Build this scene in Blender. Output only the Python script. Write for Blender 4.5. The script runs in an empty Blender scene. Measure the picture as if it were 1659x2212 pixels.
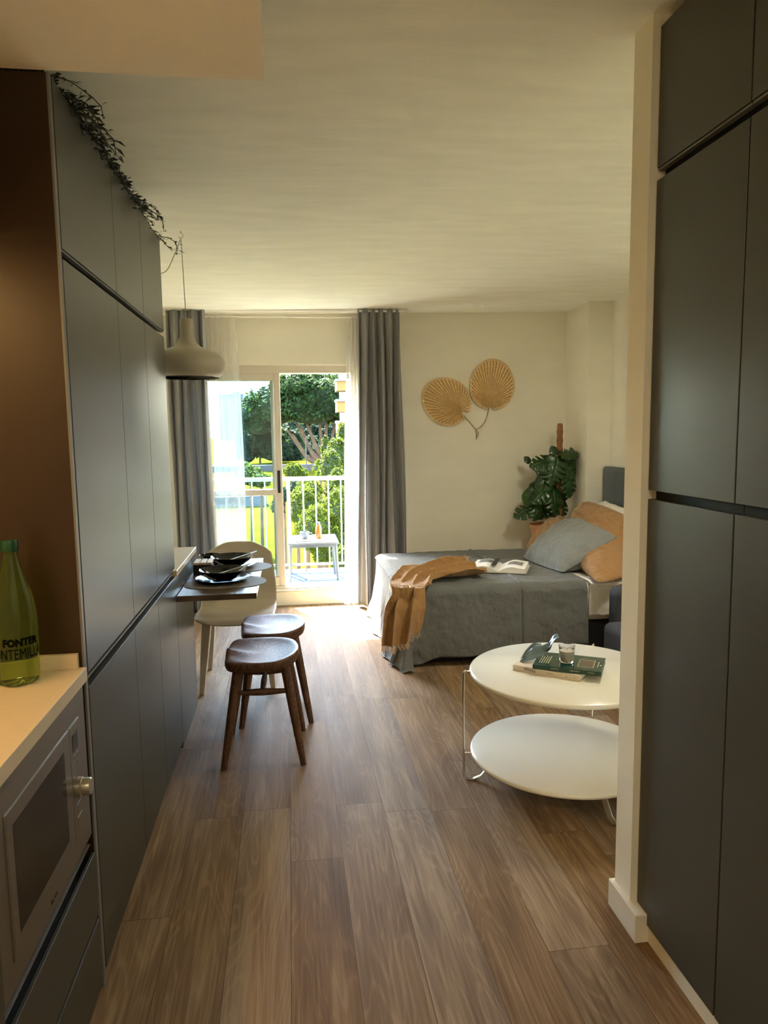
import bpy, math, random
import numpy as np
from mathutils import Vector, Matrix
random.seed(7); rng = np.random.default_rng(7)
PI = math.pi
scn = bpy.context.scene
COL = scn.collection

# ------------------------------------------------------------------ camera
F_PX, PSI, TH, RO, EYE = 1547.0, .1314, .1118, -.01374, 1.5
d_ = Vector((math.sin(PSI)*math.cos(TH), math.cos(PSI)*math.cos(TH), -math.sin(TH)))
r_ = Vector((math.cos(PSI), -math.sin(PSI), 0)); u_ = r_.cross(d_)
r2 = r_*math.cos(RO)+u_*math.sin(RO); u2 = -r_*math.sin(RO)+u_*math.cos(RO)
cd = bpy.data.cameras.new('camera'); cam = bpy.data.objects.new('camera', cd); COL.objects.link(cam)
m4 = Matrix((r2, u2, -d_)).transposed().to_4x4(); m4.translation = Vector((0, 0, EYE))
cam.matrix_world = m4
cd.sensor_fit = 'HORIZONTAL'; cd.sensor_width = 36; cd.lens = F_PX/1659*36; cd.clip_start = .02; cd.clip_end = 5000
scn.camera = cam

# ------------------------------------------------------------------ world, sun, exposure
scn.view_settings.view_transform = 'Standard'; scn.view_settings.look = 'None'
scn.view_settings.gamma = 1; scn.view_settings.use_curve_mapping = False
scn.view_settings.exposure = 2.5
scn.cycles.diffuse_bounces = 8; scn.cycles.max_bounces = 16; scn.cycles.transparent_max_bounces = 24; scn.cycles.caustics_reflective = False; scn.cycles.sample_clamp_indirect = 12
SUN_DIR = Vector((.41, -1.0, -1.36)).normalized()
sl = bpy.data.lights.new('sun', 'SUN'); sl.energy = 26; sl.angle = math.radians(.6); sl.color = (.95, 1, .90)
so = bpy.data.objects.new('sun', sl); COL.objects.link(so); so.rotation_euler = SUN_DIR.to_track_quat('-Z', 'Y').to_euler(); so.location = (-4, 12, 14)
w = bpy.data.worlds.new('world'); scn.world = w; w.use_nodes = True
wn = w.node_tree; bg = wn.nodes['Background']
sky = wn.nodes.new('ShaderNodeTexSky'); sky.sky_type = 'NISHITA'; sky.sun_disc = False
sky.sun_elevation = math.radians(51); sky.sun_rotation = math.radians(-22); sky.air_density = 1.2; sky.dust_density = 2.0
wn.links.new(sky.outputs[0], bg.inputs[0]); bg.inputs[1].default_value = 1.15

# ------------------------------------------------------------------ materials
MATS = {}
def pm(name, col, rough=.6, metal=0, bump=0, bscale=40, bstretch=(1,1,1), var=0, vscale=6, vstretch=(1,1,1), coat=0, sheen=0, spec=.5, trans=0, ior=1.45, sub=0):
    if name in MATS: return MATS[name]
    m = bpy.data.materials.new(name); m.use_nodes = True; nt = m.node_tree; b = nt.nodes['Principled BSDF']
    b.inputs['Base Color'].default_value = (*col, 1); b.inputs['Roughness'].default_value = rough; b.inputs['Metallic'].default_value = metal
    b.inputs['Coat Weight'].default_value = coat; b.inputs['Sheen Weight'].default_value = sheen
    b.inputs['Specular IOR Level'].default_value = spec; b.inputs['Transmission Weight'].default_value = trans; b.inputs['IOR'].default_value = ior
    tc = nt.nodes.new('ShaderNodeTexCoord')
    def noise(scale, stretch, detail=4):
        mp = nt.nodes.new('ShaderNodeMapping'); mp.inputs['Scale'].default_value = stretch
        n = nt.nodes.new('ShaderNodeTexNoise'); n.inputs['Scale'].default_value = scale; n.inputs['Detail'].default_value = detail
        nt.links.new(tc.outputs['Object'], mp.inputs[0]); nt.links.new(mp.outputs[0], n.inputs['Vector']); return n
    if var:
        n = noise(vscale, vstretch); mx = nt.nodes.new('ShaderNodeMix'); mx.data_type = 'RGBA'
        rp = nt.nodes.new('ShaderNodeMapRange'); rp.inputs[1].default_value = .3; rp.inputs[2].default_value = .7
        nt.links.new(n.outputs[0], rp.inputs[0]); nt.links.new(rp.outputs[0], mx.inputs[0])
        mx.inputs[6].default_value = (*[c*(1-var) for c in col], 1); mx.inputs[7].default_value = (*[min(1, c*(1+var)) for c in col], 1)
        nt.links.new(mx.outputs[2], b.inputs['Base Color'])
    if bump:
        n = noise(bscale, bstretch); bp = nt.nodes.new('ShaderNodeBump'); bp.inputs['Strength'].default_value = bump; bp.inputs['Distance'].default_value = .03 if bscale < 20 and rough > .87 else .01
        nt.links.new(n.outputs[0], bp.inputs['Height']); nt.links.new(bp.outputs[0], b.inputs['Normal'])
    MATS[name] = m; return m

def emis(name, col, st):
    m = bpy.data.materials.new(name); m.use_nodes = True; nt = m.node_tree; b = nt.nodes['Principled BSDF']
    b.inputs['Base Color'].default_value = (*col, 1); b.inputs['Emission Color'].default_value = (*col, 1); b.inputs['Emission Strength'].default_value = st
    MATS[name] = m; return m

def sheer_mat(name, col, tr):
    m = bpy.data.materials.new(name); m.use_nodes = True; nt = m.node_tree; nt.nodes.clear()
    o = nt.nodes.new('ShaderNodeOutputMaterial'); a = nt.nodes.new('ShaderNodeBsdfTransparent'); t = nt.nodes.new('ShaderNodeBsdfTranslucent')
    df = nt.nodes.new('ShaderNodeBsdfDiffuse'); x = nt.nodes.new('ShaderNodeMixShader'); y = nt.nodes.new('ShaderNodeMixShader')
    t.inputs[0].default_value = (*col, 1); df.inputs[0].default_value = (*col, 1)
    nt.links.new(t.outputs[0], x.inputs[1]); nt.links.new(df.outputs[0], x.inputs[2]); x.inputs[0].default_value = .5
    nt.links.new(x.outputs[0], y.inputs[1]); nt.links.new(a.outputs[0], y.inputs[2]); y.inputs[0].default_value = tr
    nt.links.new(y.outputs[0], o.inputs[0]); MATS[name] = m; return m

def cloth_mat(name, col, trl=.25, bump=.3, var=.06):
    m = pm(name, col, .9, bump=bump, bscale=220, var=var, vscale=60, vstretch=(1, 1, .25), spec=.15)
    nt = m.node_tree; b = nt.nodes['Principled BSDF']; o = nt.nodes['Material Output']
    t = nt.nodes.new('ShaderNodeBsdfTranslucent'); t.inputs[0].default_value = (*col, 1); x = nt.nodes.new('ShaderNodeMixShader'); x.inputs[0].default_value = trl
    nt.links.new(b.outputs[0], x.inputs[1]); nt.links.new(t.outputs[0], x.inputs[2]); nt.links.new(x.outputs[0], o.inputs[0]); return m

def glass_pane(name, tint=(.86, .94, .97)):
    m = bpy.data.materials.new(name); m.use_nodes = True; nt = m.node_tree; nt.nodes.clear()
    o = nt.nodes.new('ShaderNodeOutputMaterial'); a = nt.nodes.new('ShaderNodeBsdfTransparent'); g = nt.nodes.new('ShaderNodeBsdfGlossy')
    a.inputs[0].default_value = (*tint, 1); g.inputs['Roughness'].default_value = .02
    fr = nt.nodes.new('ShaderNodeFresnel'); fr.inputs[0].default_value = 1.5
    x = nt.nodes.new('ShaderNodeMixShader'); nt.links.new(fr.outputs[0], x.inputs[0]); nt.links.new(a.outputs[0], x.inputs[1]); nt.links.new(g.outputs[0], x.inputs[2])
    nt.links.new(x.outputs[0], o.inputs[0]); MATS[name] = m; return m

def M_(nt, op, a, b=None, c=None):
    n = nt.nodes.new('ShaderNodeMath'); n.operation = op
    for i, v in enumerate((a, b, c)):
        if v is None: continue
        if isinstance(v, (int, float)): n.inputs[i].default_value = v
        else: nt.links.new(v, n.inputs[i])
    return n.outputs[0]

def floor_mat():
    m = bpy.data.materials.new('oak_planks'); m.use_nodes = True; nt = m.node_tree; b = nt.nodes['Principled BSDF']; L = nt.links.new
    tc = nt.nodes.new('ShaderNodeTexCoord'); sp = nt.nodes.new('ShaderNodeSeparateXYZ'); L(tc.outputs['Object'], sp.inputs[0])
    W_, LL = .1845, 1.22
    xs = M_(nt, 'DIVIDE', M_(nt, 'ADD', sp.outputs[0], .0325+10*W_), W_); row = M_(nt, 'FLOOR', xs); fx = M_(nt, 'FRACT', xs)
    wr = nt.nodes.new('ShaderNodeTexWhiteNoise'); wr.noise_dimensions = '1D'; L(row, wr.inputs['W'])
    ys = M_(nt, 'ADD', M_(nt, 'DIVIDE', sp.outputs[1], LL), M_(nt, 'MULTIPLY', wr.outputs[0], 7.3)); cl = M_(nt, 'FLOOR', ys); fy = M_(nt, 'FRACT', ys)
    idn = M_(nt, 'ADD', M_(nt, 'MULTIPLY', row, 13.7), M_(nt, 'MULTIPLY', cl, 3.91))
    wi = nt.nodes.new('ShaderNodeTexWhiteNoise'); wi.noise_dimensions = '1D'; L(idn, wi.inputs['W'])
    ex = M_(nt, 'MULTIPLY', M_(nt, 'MINIMUM', fx, M_(nt, 'SUBTRACT', 1, fx)), W_); ey = M_(nt, 'MULTIPLY', M_(nt, 'MINIMUM', fy, M_(nt, 'SUBTRACT', 1, fy)), LL)
    seam = M_(nt, 'LESS_THAN', M_(nt, 'MINIMUM', ex, ey), .0011)
    # grain
    cb = nt.nodes.new('ShaderNodeCombineXYZ'); L(M_(nt, 'ADD', sp.outputs[0], M_(nt, 'MULTIPLY', wi.outputs[0], 31)), cb.inputs[0]); L(M_(nt, 'MULTIPLY', sp.outputs[1], 1), cb.inputs[1]); L(M_(nt, 'MULTIPLY', wi.outputs[0], 17), cb.inputs[2])
    mp = nt.nodes.new('ShaderNodeMapping'); mp.inputs['Scale'].default_value = (110, 3.2, 1); L(cb.outputs[0], mp.inputs[0])
    n1 = nt.nodes.new('ShaderNodeTexNoise'); n1.inputs['Scale'].default_value = 1; n1.inputs['Detail'].default_value = 6; n1.inputs['Distortion'].default_value = .3; L(mp.outputs[0], n1.inputs['Vector'])
    mp2 = nt.nodes.new('ShaderNodeMapping'); mp2.inputs['Scale'].default_value = (9, 1.05, 1); L(cb.outputs[0], mp2.inputs[0])
    n2 = nt.nodes.new('ShaderNodeTexNoise'); n2.inputs['Scale'].default_value = 1; n2.inputs['Detail'].default_value = 1.5; n2.inputs['Distortion'].default_value = .6; L(mp2.outputs[0], n2.inputs['Vector'])
    ring = M_(nt, 'FRACT', M_(nt, 'MULTIPLY', n2.outputs[0], 16))
    ringl = M_(nt, 'MULTIPLY', M_(nt, 'SMOOTH_MIN', M_(nt, 'ABSOLUTE', M_(nt, 'SUBTRACT', ring, .5)), .22, .1), 3.2)
    mp3 = nt.nodes.new('ShaderNodeMapping'); mp3.inputs['Scale'].default_value = (14, 1.3, 1); L(cb.outputs[0], mp3.inputs[0])
    n3 = nt.nodes.new('ShaderNodeTexNoise'); n3.inputs['Scale'].default_value = 1; n3.inputs['Detail'].default_value = 3; L(mp3.outputs[0], n3.inputs['Vector'])
    t = M_(nt, 'ADD', M_(nt, 'MULTIPLY', M_(nt, 'SUBTRACT', n1.outputs[0], .5), 1.0), M_(nt, 'MULTIPLY', M_(nt, 'SUBTRACT', n3.outputs[0], .5), 1.1))
    t = M_(nt, 'ADD', t, M_(nt, 'MULTIPLY', M_(nt, 'SUBTRACT', .62, ringl), .26))
    t = M_(nt, 'ADD', t, M_(nt, 'MULTIPLY', M_(nt, 'SUBTRACT', wi.outputs[0], .5), .30)); t = M_(nt, 'ADD', t, .5)
    cr = nt.nodes.new('ShaderNodeValToRGB'); L(t, cr.inputs[0]); e = cr.color_ramp.elements
    e[0].position = .05; e[0].color = (.105, .060, .028, 1); e[1].position = .95; e[1].color = (.33, .225, .125, 1); q = e.new(.5); q.color = (.205, .128, .066, 1)
    hs = nt.nodes.new('ShaderNodeHueSaturation'); L(cr.outputs[0], hs.inputs['Color']); L(M_(nt, 'ADD', .74, M_(nt, 'MULTIPLY', wi.outputs[1] if False else wr.outputs[0], .3)), hs.inputs['Saturation'])
    mx = nt.nodes.new('ShaderNodeMix'); mx.data_type = 'RGBA'; L(M_(nt, 'MULTIPLY', seam, .75), mx.inputs[0]); L(hs.outputs[0], mx.inputs[6]); mx.inputs[7].default_value = (.05, .03, .018, 1)
    L(mx.outputs[2], b.inputs['Base Color']); L(M_(nt, 'ADD', .5, M_(nt, 'MULTIPLY', n1.outputs[0], .22)), b.inputs['Roughness']); b.inputs['Specular IOR Level'].default_value = .07
    bp = nt.nodes.new('ShaderNodeBump'); bp.inputs['Strength'].default_value = .25; bp.inputs['Distance'].default_value = .002; L(M_(nt, 'SUBTRACT', n1.outputs[0], M_(nt, 'MULTIPLY', seam, 2)), bp.inputs['Height']); L(bp.outputs[0], b.inputs['Normal'])
    MATS['floor'] = m; return m

def wood_mat(name, c0, c1, rough, rings=14, stretch=(3, 14, 3), gs=(8, 120, 40)):
    m = bpy.data.materials.new(name); m.use_nodes = True; nt = m.node_tree; b = nt.nodes['Principled BSDF']; L = nt.links.new
    tc = nt.nodes.new('ShaderNodeTexCoord'); mp = nt.nodes.new('ShaderNodeMapping'); mp.inputs['Scale'].default_value = stretch; L(tc.outputs['Object'], mp.inputs[0])
    n = nt.nodes.new('ShaderNodeTexNoise'); n.inputs['Scale'].default_value = 1; n.inputs['Detail'].default_value = 1; L(mp.outputs[0], n.inputs['Vector'])
    rg = M_(nt, 'ABSOLUTE', M_(nt, 'SUBTRACT', M_(nt, 'FRACT', M_(nt, 'MULTIPLY', n.outputs[0], rings)), .5))
    mp2 = nt.nodes.new('ShaderNodeMapping'); mp2.inputs['Scale'].default_value = gs; L(tc.outputs['Object'], mp2.inputs[0])
    n2 = nt.nodes.new('ShaderNodeTexNoise'); n2.inputs['Scale'].default_value = 1; n2.inputs['Detail'].default_value = 4; L(mp2.outputs[0], n2.inputs['Vector'])
    t = M_(nt, 'ADD', M_(nt, 'MULTIPLY', rg, 1.0), M_(nt, 'MULTIPLY', n2.outputs[0], .5))
    cr = nt.nodes.new('ShaderNodeValToRGB'); L(t, cr.inputs[0]); e = cr.color_ramp.elements; e[0].position = .2; e[0].color = (*c0, 1); e[1].position = .75; e[1].color = (*c1, 1)
    L(cr.outputs[0], b.inputs['Base Color']); b.inputs['Roughness'].default_value = rough
    bp = nt.nodes.new('ShaderNodeBump'); bp.inputs['Strength'].default_value = .3; bp.inputs['Distance'].default_value = .002; L(t, bp.inputs['Height']); L(bp.outputs[0], b.inputs['Normal'])
    MATS[name] = m; return m

# ------------------------------------------------------------------ mesh builder
def wloc(o):
    v = Vector((0, 0, 0))
    while o is not None: v = v + Vector(o.location); o = o.parent
    return v
class MB:
    def __init__(s): s.v = []; s.f = []; s.mi = []; s.cur = 0
    def add(s, vs, fs):
        k = len(s.v); s.v += [tuple(p) for p in vs]; s.f += [tuple(i+k for i in f) for f in fs]; s.mi += [s.cur]*len(fs); return s
    def box(s, x0, x1, y0, y1, z0, z1):
        vs = [(x, y, z) for x in (x0, x1) for y in (y0, y1) for z in (z0, z1)]
        return s.add(vs, [(0, 1, 3, 2), (4, 6, 7, 5), (0, 4, 5, 1), (2, 3, 7, 6), (0, 2, 6, 4), (1, 5, 7, 3)])
    def obox(s, c, sz, rz=0, rx=0, ry=0):
        R = Matrix.Rotation(rz, 3, 'Z') @ Matrix.Rotation(ry, 3, 'Y') @ Matrix.Rotation(rx, 3, 'X'); k = len(s.v)
        s.box(-sz[0]/2, sz[0]/2, -sz[1]/2, sz[1]/2, -sz[2]/2, sz[2]/2)
        for i in range(k, len(s.v)): s.v[i] = tuple(R @ Vector(s.v[i])+Vector(c))
        return s
    def tube(s, pts, rad, n=10, cap=True, flat=None):
        pts = [Vector(p) for p in pts]; N = len(pts)
        if not hasattr(rad, '__len__'): rad = [rad]*N
        t0 = (pts[1]-pts[0]).normalized(); a = Vector((0, 0, 1)) if abs(t0.z) < .9 else Vector((1, 0, 0)); nrm = t0.cross(a).normalized()
        vs = []
        for i, p in enumerate(pts):
            t = (pts[min(i+1, N-1)]-pts[max(i-1, 0)]).normalized(); nrm = (nrm-t*nrm.dot(t)).normalized(); bn = t.cross(nrm)
            for j in range(n):
                q = 2*PI*j/n; vs.append(p+nrm*math.cos(q)*rad[i]+bn*math.sin(q)*rad[i]*(flat or 1))
        fs = [(i*n+j, i*n+(j+1) % n, (i+1)*n+(j+1) % n, (i+1)*n+j) for i in range(N-1) for j in range(n)]
        if cap: fs += [tuple(range(n))[::-1], tuple(range((N-1)*n, N*n))]
        return s.add(vs, fs)
    def lathe(s, prof, c=(0, 0, 0), n=32, sx=1, sy=1):
        vs = []; N = len(prof)
        for r, z in prof:
            for j in range(n):
                q = 2*PI*j/n; vs.append((c[0]+r*math.cos(q)*sx, c[1]+r*math.sin(q)*sy, c[2]+z))
        fs = [(i*n+j, i*n+(j+1) % n, (i+1)*n+(j+1) % n, (i+1)*n+j) for i in range(N-1) for j in range(n)]
        if prof[0][0] > 1e-6: fs.append(tuple(range(n))[::-1])
        if prof[-1][0] > 1e-6: fs.append(tuple(range((N-1)*n, N*n)))
        return s.add(vs, fs)
    def prism(s, poly, z0, z1):
        n = len(poly); vs = [(x, y, z0) for x, y in poly]+[(x, y, z1) for x, y in poly]
        return s.add(vs, [tuple(range(n))[::-1], tuple(range(n, 2*n))]+[(i, (i+1) % n, n+(i+1) % n, n+i) for i in range(n)])
    def grid(s, fn, nu, nv):
        vs = [fn(i/nu, j/nv) for i in range(nu+1) for j in range(nv+1)]
        return s.add(vs, [(i*(nv+1)+j, (i+1)*(nv+1)+j, (i+1)*(nv+1)+j+1, i*(nv+1)+j+1) for i in range(nu) for j in range(nv)])
    def build(s, name, mat, parent=None, smooth=False, bevel=0, seg=2, solid=0, sub=0, origin=None, local=False, angle=40):
        me = bpy.data.meshes.new(name); V = np.array(s.v, float).reshape(-1, 3)
        if parent is not None: off = Vector((0, 0, 0)) if local else wloc(parent)
        elif origin is not None: off = Vector(origin)
        else: mn, mxx = V.min(0), V.max(0); off = Vector(((mn[0]+mxx[0])/2, (mn[1]+mxx[1])/2, mn[2]))
        if local and parent is None: off = Vector((0, 0, 0))
        V = V-np.array(off); me.from_pydata(V.tolist(), [], s.f)
        for m in (mat if isinstance(mat, (list, tuple)) else [mat]): me.materials.append(m)
        if isinstance(mat, (list, tuple)): me.polygons.foreach_set('material_index', s.mi)
        if smooth: me.polygons.foreach_set('use_smooth', [True]*len(me.polygons))
        me.update(); o = bpy.data.objects.new(name, me); COL.objects.link(o)
        if parent is not None: o.parent = parent
        else: o.location = off
        if smooth and angle < 180 and not sub:
            try: me.set_sharp_from_angle(angle=math.radians(angle))
            except Exception: pass
        if solid: md = o.modifiers.new('solid', 'SOLIDIFY'); md.thickness = solid; md.offset = 0
        if bevel: md = o.modifiers.new('bevel', 'BEVEL'); md.width = bevel; md.segments = seg; md.limit_method = 'ANGLE'
        if sub: md = o.modifiers.new('sub', 'SUBSURF'); md.levels = sub; md.render_levels = sub
        return o
def tag(o, label=None, cat=None, group=None, kind=None):
    if label: o['label'] = label
    if cat: o['category'] = cat
    if group: o['group'] = group
    if kind: o['kind'] = kind
    return o
def thing(name, label, cat, loc=(0, 0, 0), group=None):
    o = bpy.data.objects.new(name, None); o.empty_display_size = .05; COL.objects.link(o); o.location = loc; return tag(o, label, cat, group)
def struct(o): o['kind'] = 'structure'; return o
def dup(root, loc, rz=0, label=None):
    def cp(o, par):
        c = o.copy(); COL.objects.link(c); c.parent = par
        for ch in list(o.children): cp(ch, c)
        return c
    c = cp(root, None); c.location = loc; c.rotation_euler.z = rz
    if label: c['label'] = label
    return c
def B(*a): return MB().box(*a)
def text_mesh(s, size, extr=.0002, bold=0):
    cu = bpy.data.curves.new('txt', 'FONT'); cu.body = s; cu.size = size; cu.extrude = extr; cu.offset = bold; cu.resolution_u = 3
    o = bpy.data.objects.new('txt', cu); COL.objects.link(o); dg = bpy.context.evaluated_depsgraph_get()
    me = bpy.data.meshes.new_from_object(o.evaluated_get(dg)); bpy.data.objects.remove(o)
    vs = [tuple(v.co) for v in me.vertices]; fs = [tuple(p.vertices) for p in me.polygons]; bpy.data.meshes.remove(me); return vs, fs
def smooth(a, b, x):
    t = min(1, max(0, (x-a)/(b-a))); return t*t*(3-2*t)
def fbm(x, y, seed=0):
    v = 0; a = 1
    for k in range(4):
        v += a*math.sin(x*(1.7**k)+seed*1.3+k*2.1+1.9*math.sin(y*(1.6**k)*.8+seed+k))*math.cos(y*(1.8**k)+seed*.7-k+1.3*math.sin(x*.9*(1.5**k)+k)); a *= .5
    return v/2

WALL = pm('plaster_wall', (.80, .76, .63), .85, bump=.12, bscale=9, bstretch=(1, 1, 4), var=.03, vscale=2.5, vstretch=(1, 1, 3))
CEILM = pm('plaster_ceiling', (.89, .885, .765), .85, bump=.25, bscale=7, bstretch=(1, 4.5, 1), var=.045, vscale=3, vstretch=(1, 4, 1))
SOFF = pm('plaster_soffit', (.86, .80, .67), .85, bump=.2, bscale=7, bstretch=(1, 4, 1), var=.03, vscale=3)
TRIM = pm('painted_trim', (.72, .67, .56), .45)
CAB = pm('satin_grey_lacquer', (.052, .051, .041), .36, bump=.02, bscale=300, spec=.5)
CABEDGE = pm('cabinet_edge_grey', (.16, .155, .145), .4)
GOLA = pm('dark_channel', (.006, .006, .006), .6, spec=.2)
SIDE = pm('dark_brown_side_panel', (.026, .0105, .0014), .38)
QUARTZ = pm('beige_quartz', (.62, .52, .37), .3, var=.06, vscale=260, bump=0)
STEEL = pm('brushed_steel', (.26, .245, .22), .36, .9, bump=.06, bscale=300, bstretch=(1, .02, 1))
BLK = pm('black_gloss', (.006, .006, .007), .12)
BLKM = pm('black_matte', (.01, .01, .011), .6)
WHITE = pm('white_lacquer', (.78, .74, .64), .18, coat=.3)
FRAME = pm('cream_aluminium', (.62, .56, .45), .35)
RAILM = pm('white_rail_paint', (.80, .76, .68), .4); RAILO = pm('balcony_rail_paint', (.16, .15, .135), .5)
DWOOD = wood_mat('dark_walnut', (.045, .018, .008), (.14, .060, .028), .5, rings=20, stretch=(5, 9, 5), gs=(10, 90, 30))
TWOOD = wood_mat('brown_table_wood', (.045, .026, .016), (.13, .08, .05), .35, rings=8, stretch=(2, 6, 2))
GREYC = cloth_mat('grey_curtain_linen', (.41, .405, .40), .30)
SHEER = sheer_mat('sheer_voile', (.80, .78, .74), .60)
COVER = pm('grey_cotton_cover', (.150, .155, .148), .9, bump=.5, bscale=16, bstretch=(1, 1.3, .6), var=.06, vscale=80, spec=.2, sheen=.08)
TAN = pm('tan_linen', (.34, .185, .068), .9, bump=.75, bscale=16, bstretch=(1, 1.3, .6), var=.1, vscale=120, sheen=.2, spec=.15)
TANP = pm('tan_pillow_linen', (.36, .195, .078), .9, bump=.75, bscale=16, bstretch=(1, 1.3, .6), var=.06, vscale=40, sheen=.2, spec=.15)
GREYP = pm('grey_pillow_linen', (.24, .25, .245), .9, bump=.75, bscale=16, bstretch=(1, 1.3, .6), var=.05, vscale=40, sheen=.2, spec=.15)
WSHEET = pm('white_sheet', (.78, .74, .68), .88, bump=.75, bscale=16, bstretch=(1, 1.3, .6), spec=.2)
HEADB = pm('slate_upholstery', (.13, .145, .145), .92, bump=.6, bscale=600, var=.12, vscale=300)
SOFAM = pm('blue_grey_upholstery', (.055, .06, .075), .9, bump=.5, bscale=500, var=.12, vscale=250)
CHAIRM = pm('beige_composite', (.47, .40, .295), .5)
LAMPM = pm('greige_lamp', (.40, .36, .27), .45)
LAMPI = pm('lamp_inside', (.75, .70, .58), .5)
CHROME = pm('chrome', (.75, .74, .72), .12, 1.0)
TERRA = pm('terracotta', (.52, .24, .13), .8, var=.08, vscale=20)
LEAFM = pm('monstera_leaf', (.015, .055, .008), .3, var=.3, vscale=12, coat=.2)
STEMM = pm('plant_stem', (.05, .09, .025), .5)
COIR = pm('coir_pole', (.34, .15, .06), .95, bump=1, bscale=160, var=.25, vscale=90)
PALM = pm('dried_palm', (.78, .56, .27), .7, var=.14, vscale=40)
PALM_SHADE = pm('dried_palm_fold_shade', (.46, .29, .11), .8)  # darker straw on alternate fold faces paints the shadow between pleats
PALM2 = pm('dried_palm_braid', (.74, .55, .30), .75, var=.2, vscale=120)
TWIG = pm('pale_twig', (.40, .30, .18), .8)
GARL = pm('garland_leaf', (.012, .02, .010), .5, var=.2, vscale=60)
PLACE = pm('grey_brown_woven_placemat', (.20, .165, .125), .75, bump=.7, bscale=420)
PAPER = pm('paper', (.82, .79, .72), .8)
OUTCON = pm('sunlit_terrace_tile', (.3, .33, .37), .8, var=.06, vscale=14, spec=.1)

def ceil_z(x, y): return 2.58 - .0175*(y-1.9) + .016*(x-1.0)

# ------------------------------------------------------------------ room shell
XL, XR, YF = -1.16, 3.35, 6.2
fm = floor_mat()
struct(B(-1.9, 3.6, -1.6, YF, -.12, 0).build('floor', fm, origin=(0, 0, 0)))
def slabpoly(name, x0, x1, y0, y1, t, mat):
    c = [(x0, y0), (x1, y0), (x1, y1), (x0, y1)]; mb = MB()
    mb.add([(x, y, ceil_z(x, y)) for x, y in c]+[(x, y, ceil_z(x, y)+t) for x, y in c], [(0, 3, 2, 1), (4, 5, 6, 7), (0, 1, 5, 4), (1, 2, 6, 5), (2, 3, 7, 6), (3, 0, 4, 7)])
    return struct(mb.build(name, mat, origin=(0, 0, 2.5)))
slabpoly('ceiling', -1.9, 3.6, -1.6, YF+.35, .2, CEILM)
struct(B(XL, -.033, -1.5, 1.892, 2.362, 2.75).build('ceiling', SOFF))
struct(B(XL-.2, XL, -1.5, YF+.3, 0, 2.75).build('wall_left', WALL))
DX0, DX1, DZ0, DZ1 = -.93, .60, .12, 2.07
mb = B(XL, DX0, YF, YF+.3, 0, 2.75).box(DX1, 3.4, YF, YF+.3, 0, 2.75).box(DX0, DX1, YF, YF+.3, DZ1, 2.75).box(DX0, DX1, YF, YF+.3, 0, DZ0)
struct(mb.build('wall_far', WALL))
struct(B(2.47, 2.68, 5.73, YF, 0, 2.75).build('wall_column', WALL))
struct(B(2.68, 2.9, 1.9, YF, 0, 2.75).build('wall_right', WALL))
struct(B(.98, 2.68, 1.895, 1.996, 0, 2.75).build('wall_partition', WALL))
struct(B(1.72, 1.9, -1.5, 1.895, 0, 2.75).build('wall_hall_right', WALL))
struct(B(-1.4, 1.9, -1.7, -1.5, 0, 2.75).build('wall_back', WALL))
struct(B(.965, 1.03, 1.83, 2.011, 0, .088).build('baseboard_partition', TRIM, bevel=.003))
struct(B(1.03, 2.68, 1.996, 2.011, 0, .088).build('baseboard_partition_rear', TRIM, bevel=.003))
struct(B(.62, 2.47, 6.185, 6.2, 0, .088).build('baseboard_far', TRIM, bevel=.003))
struct(B(XL, XL+.014, 4.2, 6.2, 0, .088).build('baseboard_left', TRIM, bevel=.003))
struct(B(2.666, 2.68, 2.011, 5.72, 0, .088).build('baseboard_right', TRIM, bevel=.003))
struct(B(DX0+.005, DX1-.005, YF-.012, YF+.3, DZ0, DZ0+.018).build('trim_threshold', FRAME, bevel=.004))

# ------------------------------------------------------------------ sliding door
dr = struct(thing('door_1', None, None, (-.16, YF+.1, DZ0+.018)))
z0, z1 = DZ0+.018, DZ1; fy0, fy1 = YF+.03, YF+.15
fb = B(DX0, DX0+.05, fy0, fy1, z0, z1).box(DX1-.05, DX1, fy0, fy1, z0, z1).box(DX0+.05, DX1-.05, fy0, fy1, z1-.065, z1).box(DX0+.05, DX1-.05, fy0, fy1, z0, z0+.03)
fb.build('door_frame', FRAME, dr, bevel=.003)
def sash(x0, x1, y0, y1, handle):
    s = B(x0, x0+.055, y0, y1, z0+.03, z1-.065).box(x1-.055, x1, y0, y1, z0+.03, z1-.065).box(x0+.055, x1-.055, y0, y1, z1-.125, z1-.065).box(x0+.055, x1-.055, y0, y1, z0+.03, z0+.11).box(x0+.055, x1-.055, y0, y1, .965, 1.015)
    o = s.build('sliding_sash', FRAME, dr, bevel=.003)
    ym = (y0+y1)/2
    B(x0+.05, x1-.05, ym-.003, ym+.003, z0+.1, .97).build('glass_pane', MATS['pane'], o)
    B(x0+.05, x1-.05, ym-.003, ym+.003, 1.01, z1-.12).build('glass_pane', MATS['pane'], o)
    if handle:
        h = B(x1-.042, x1-.016, y0-.014, y0, .985, 1.18).build('handle', BLKM, o, bevel=.008, seg=3); h['label'] = 'black door handle plate'
glass_pane('pane')
sash(DX0+.05, -.055, fy0+.01, fy0+.045, True)
sash(DX0+.05+.02, -.085, fy0+.065, fy0+.1, False)

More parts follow.
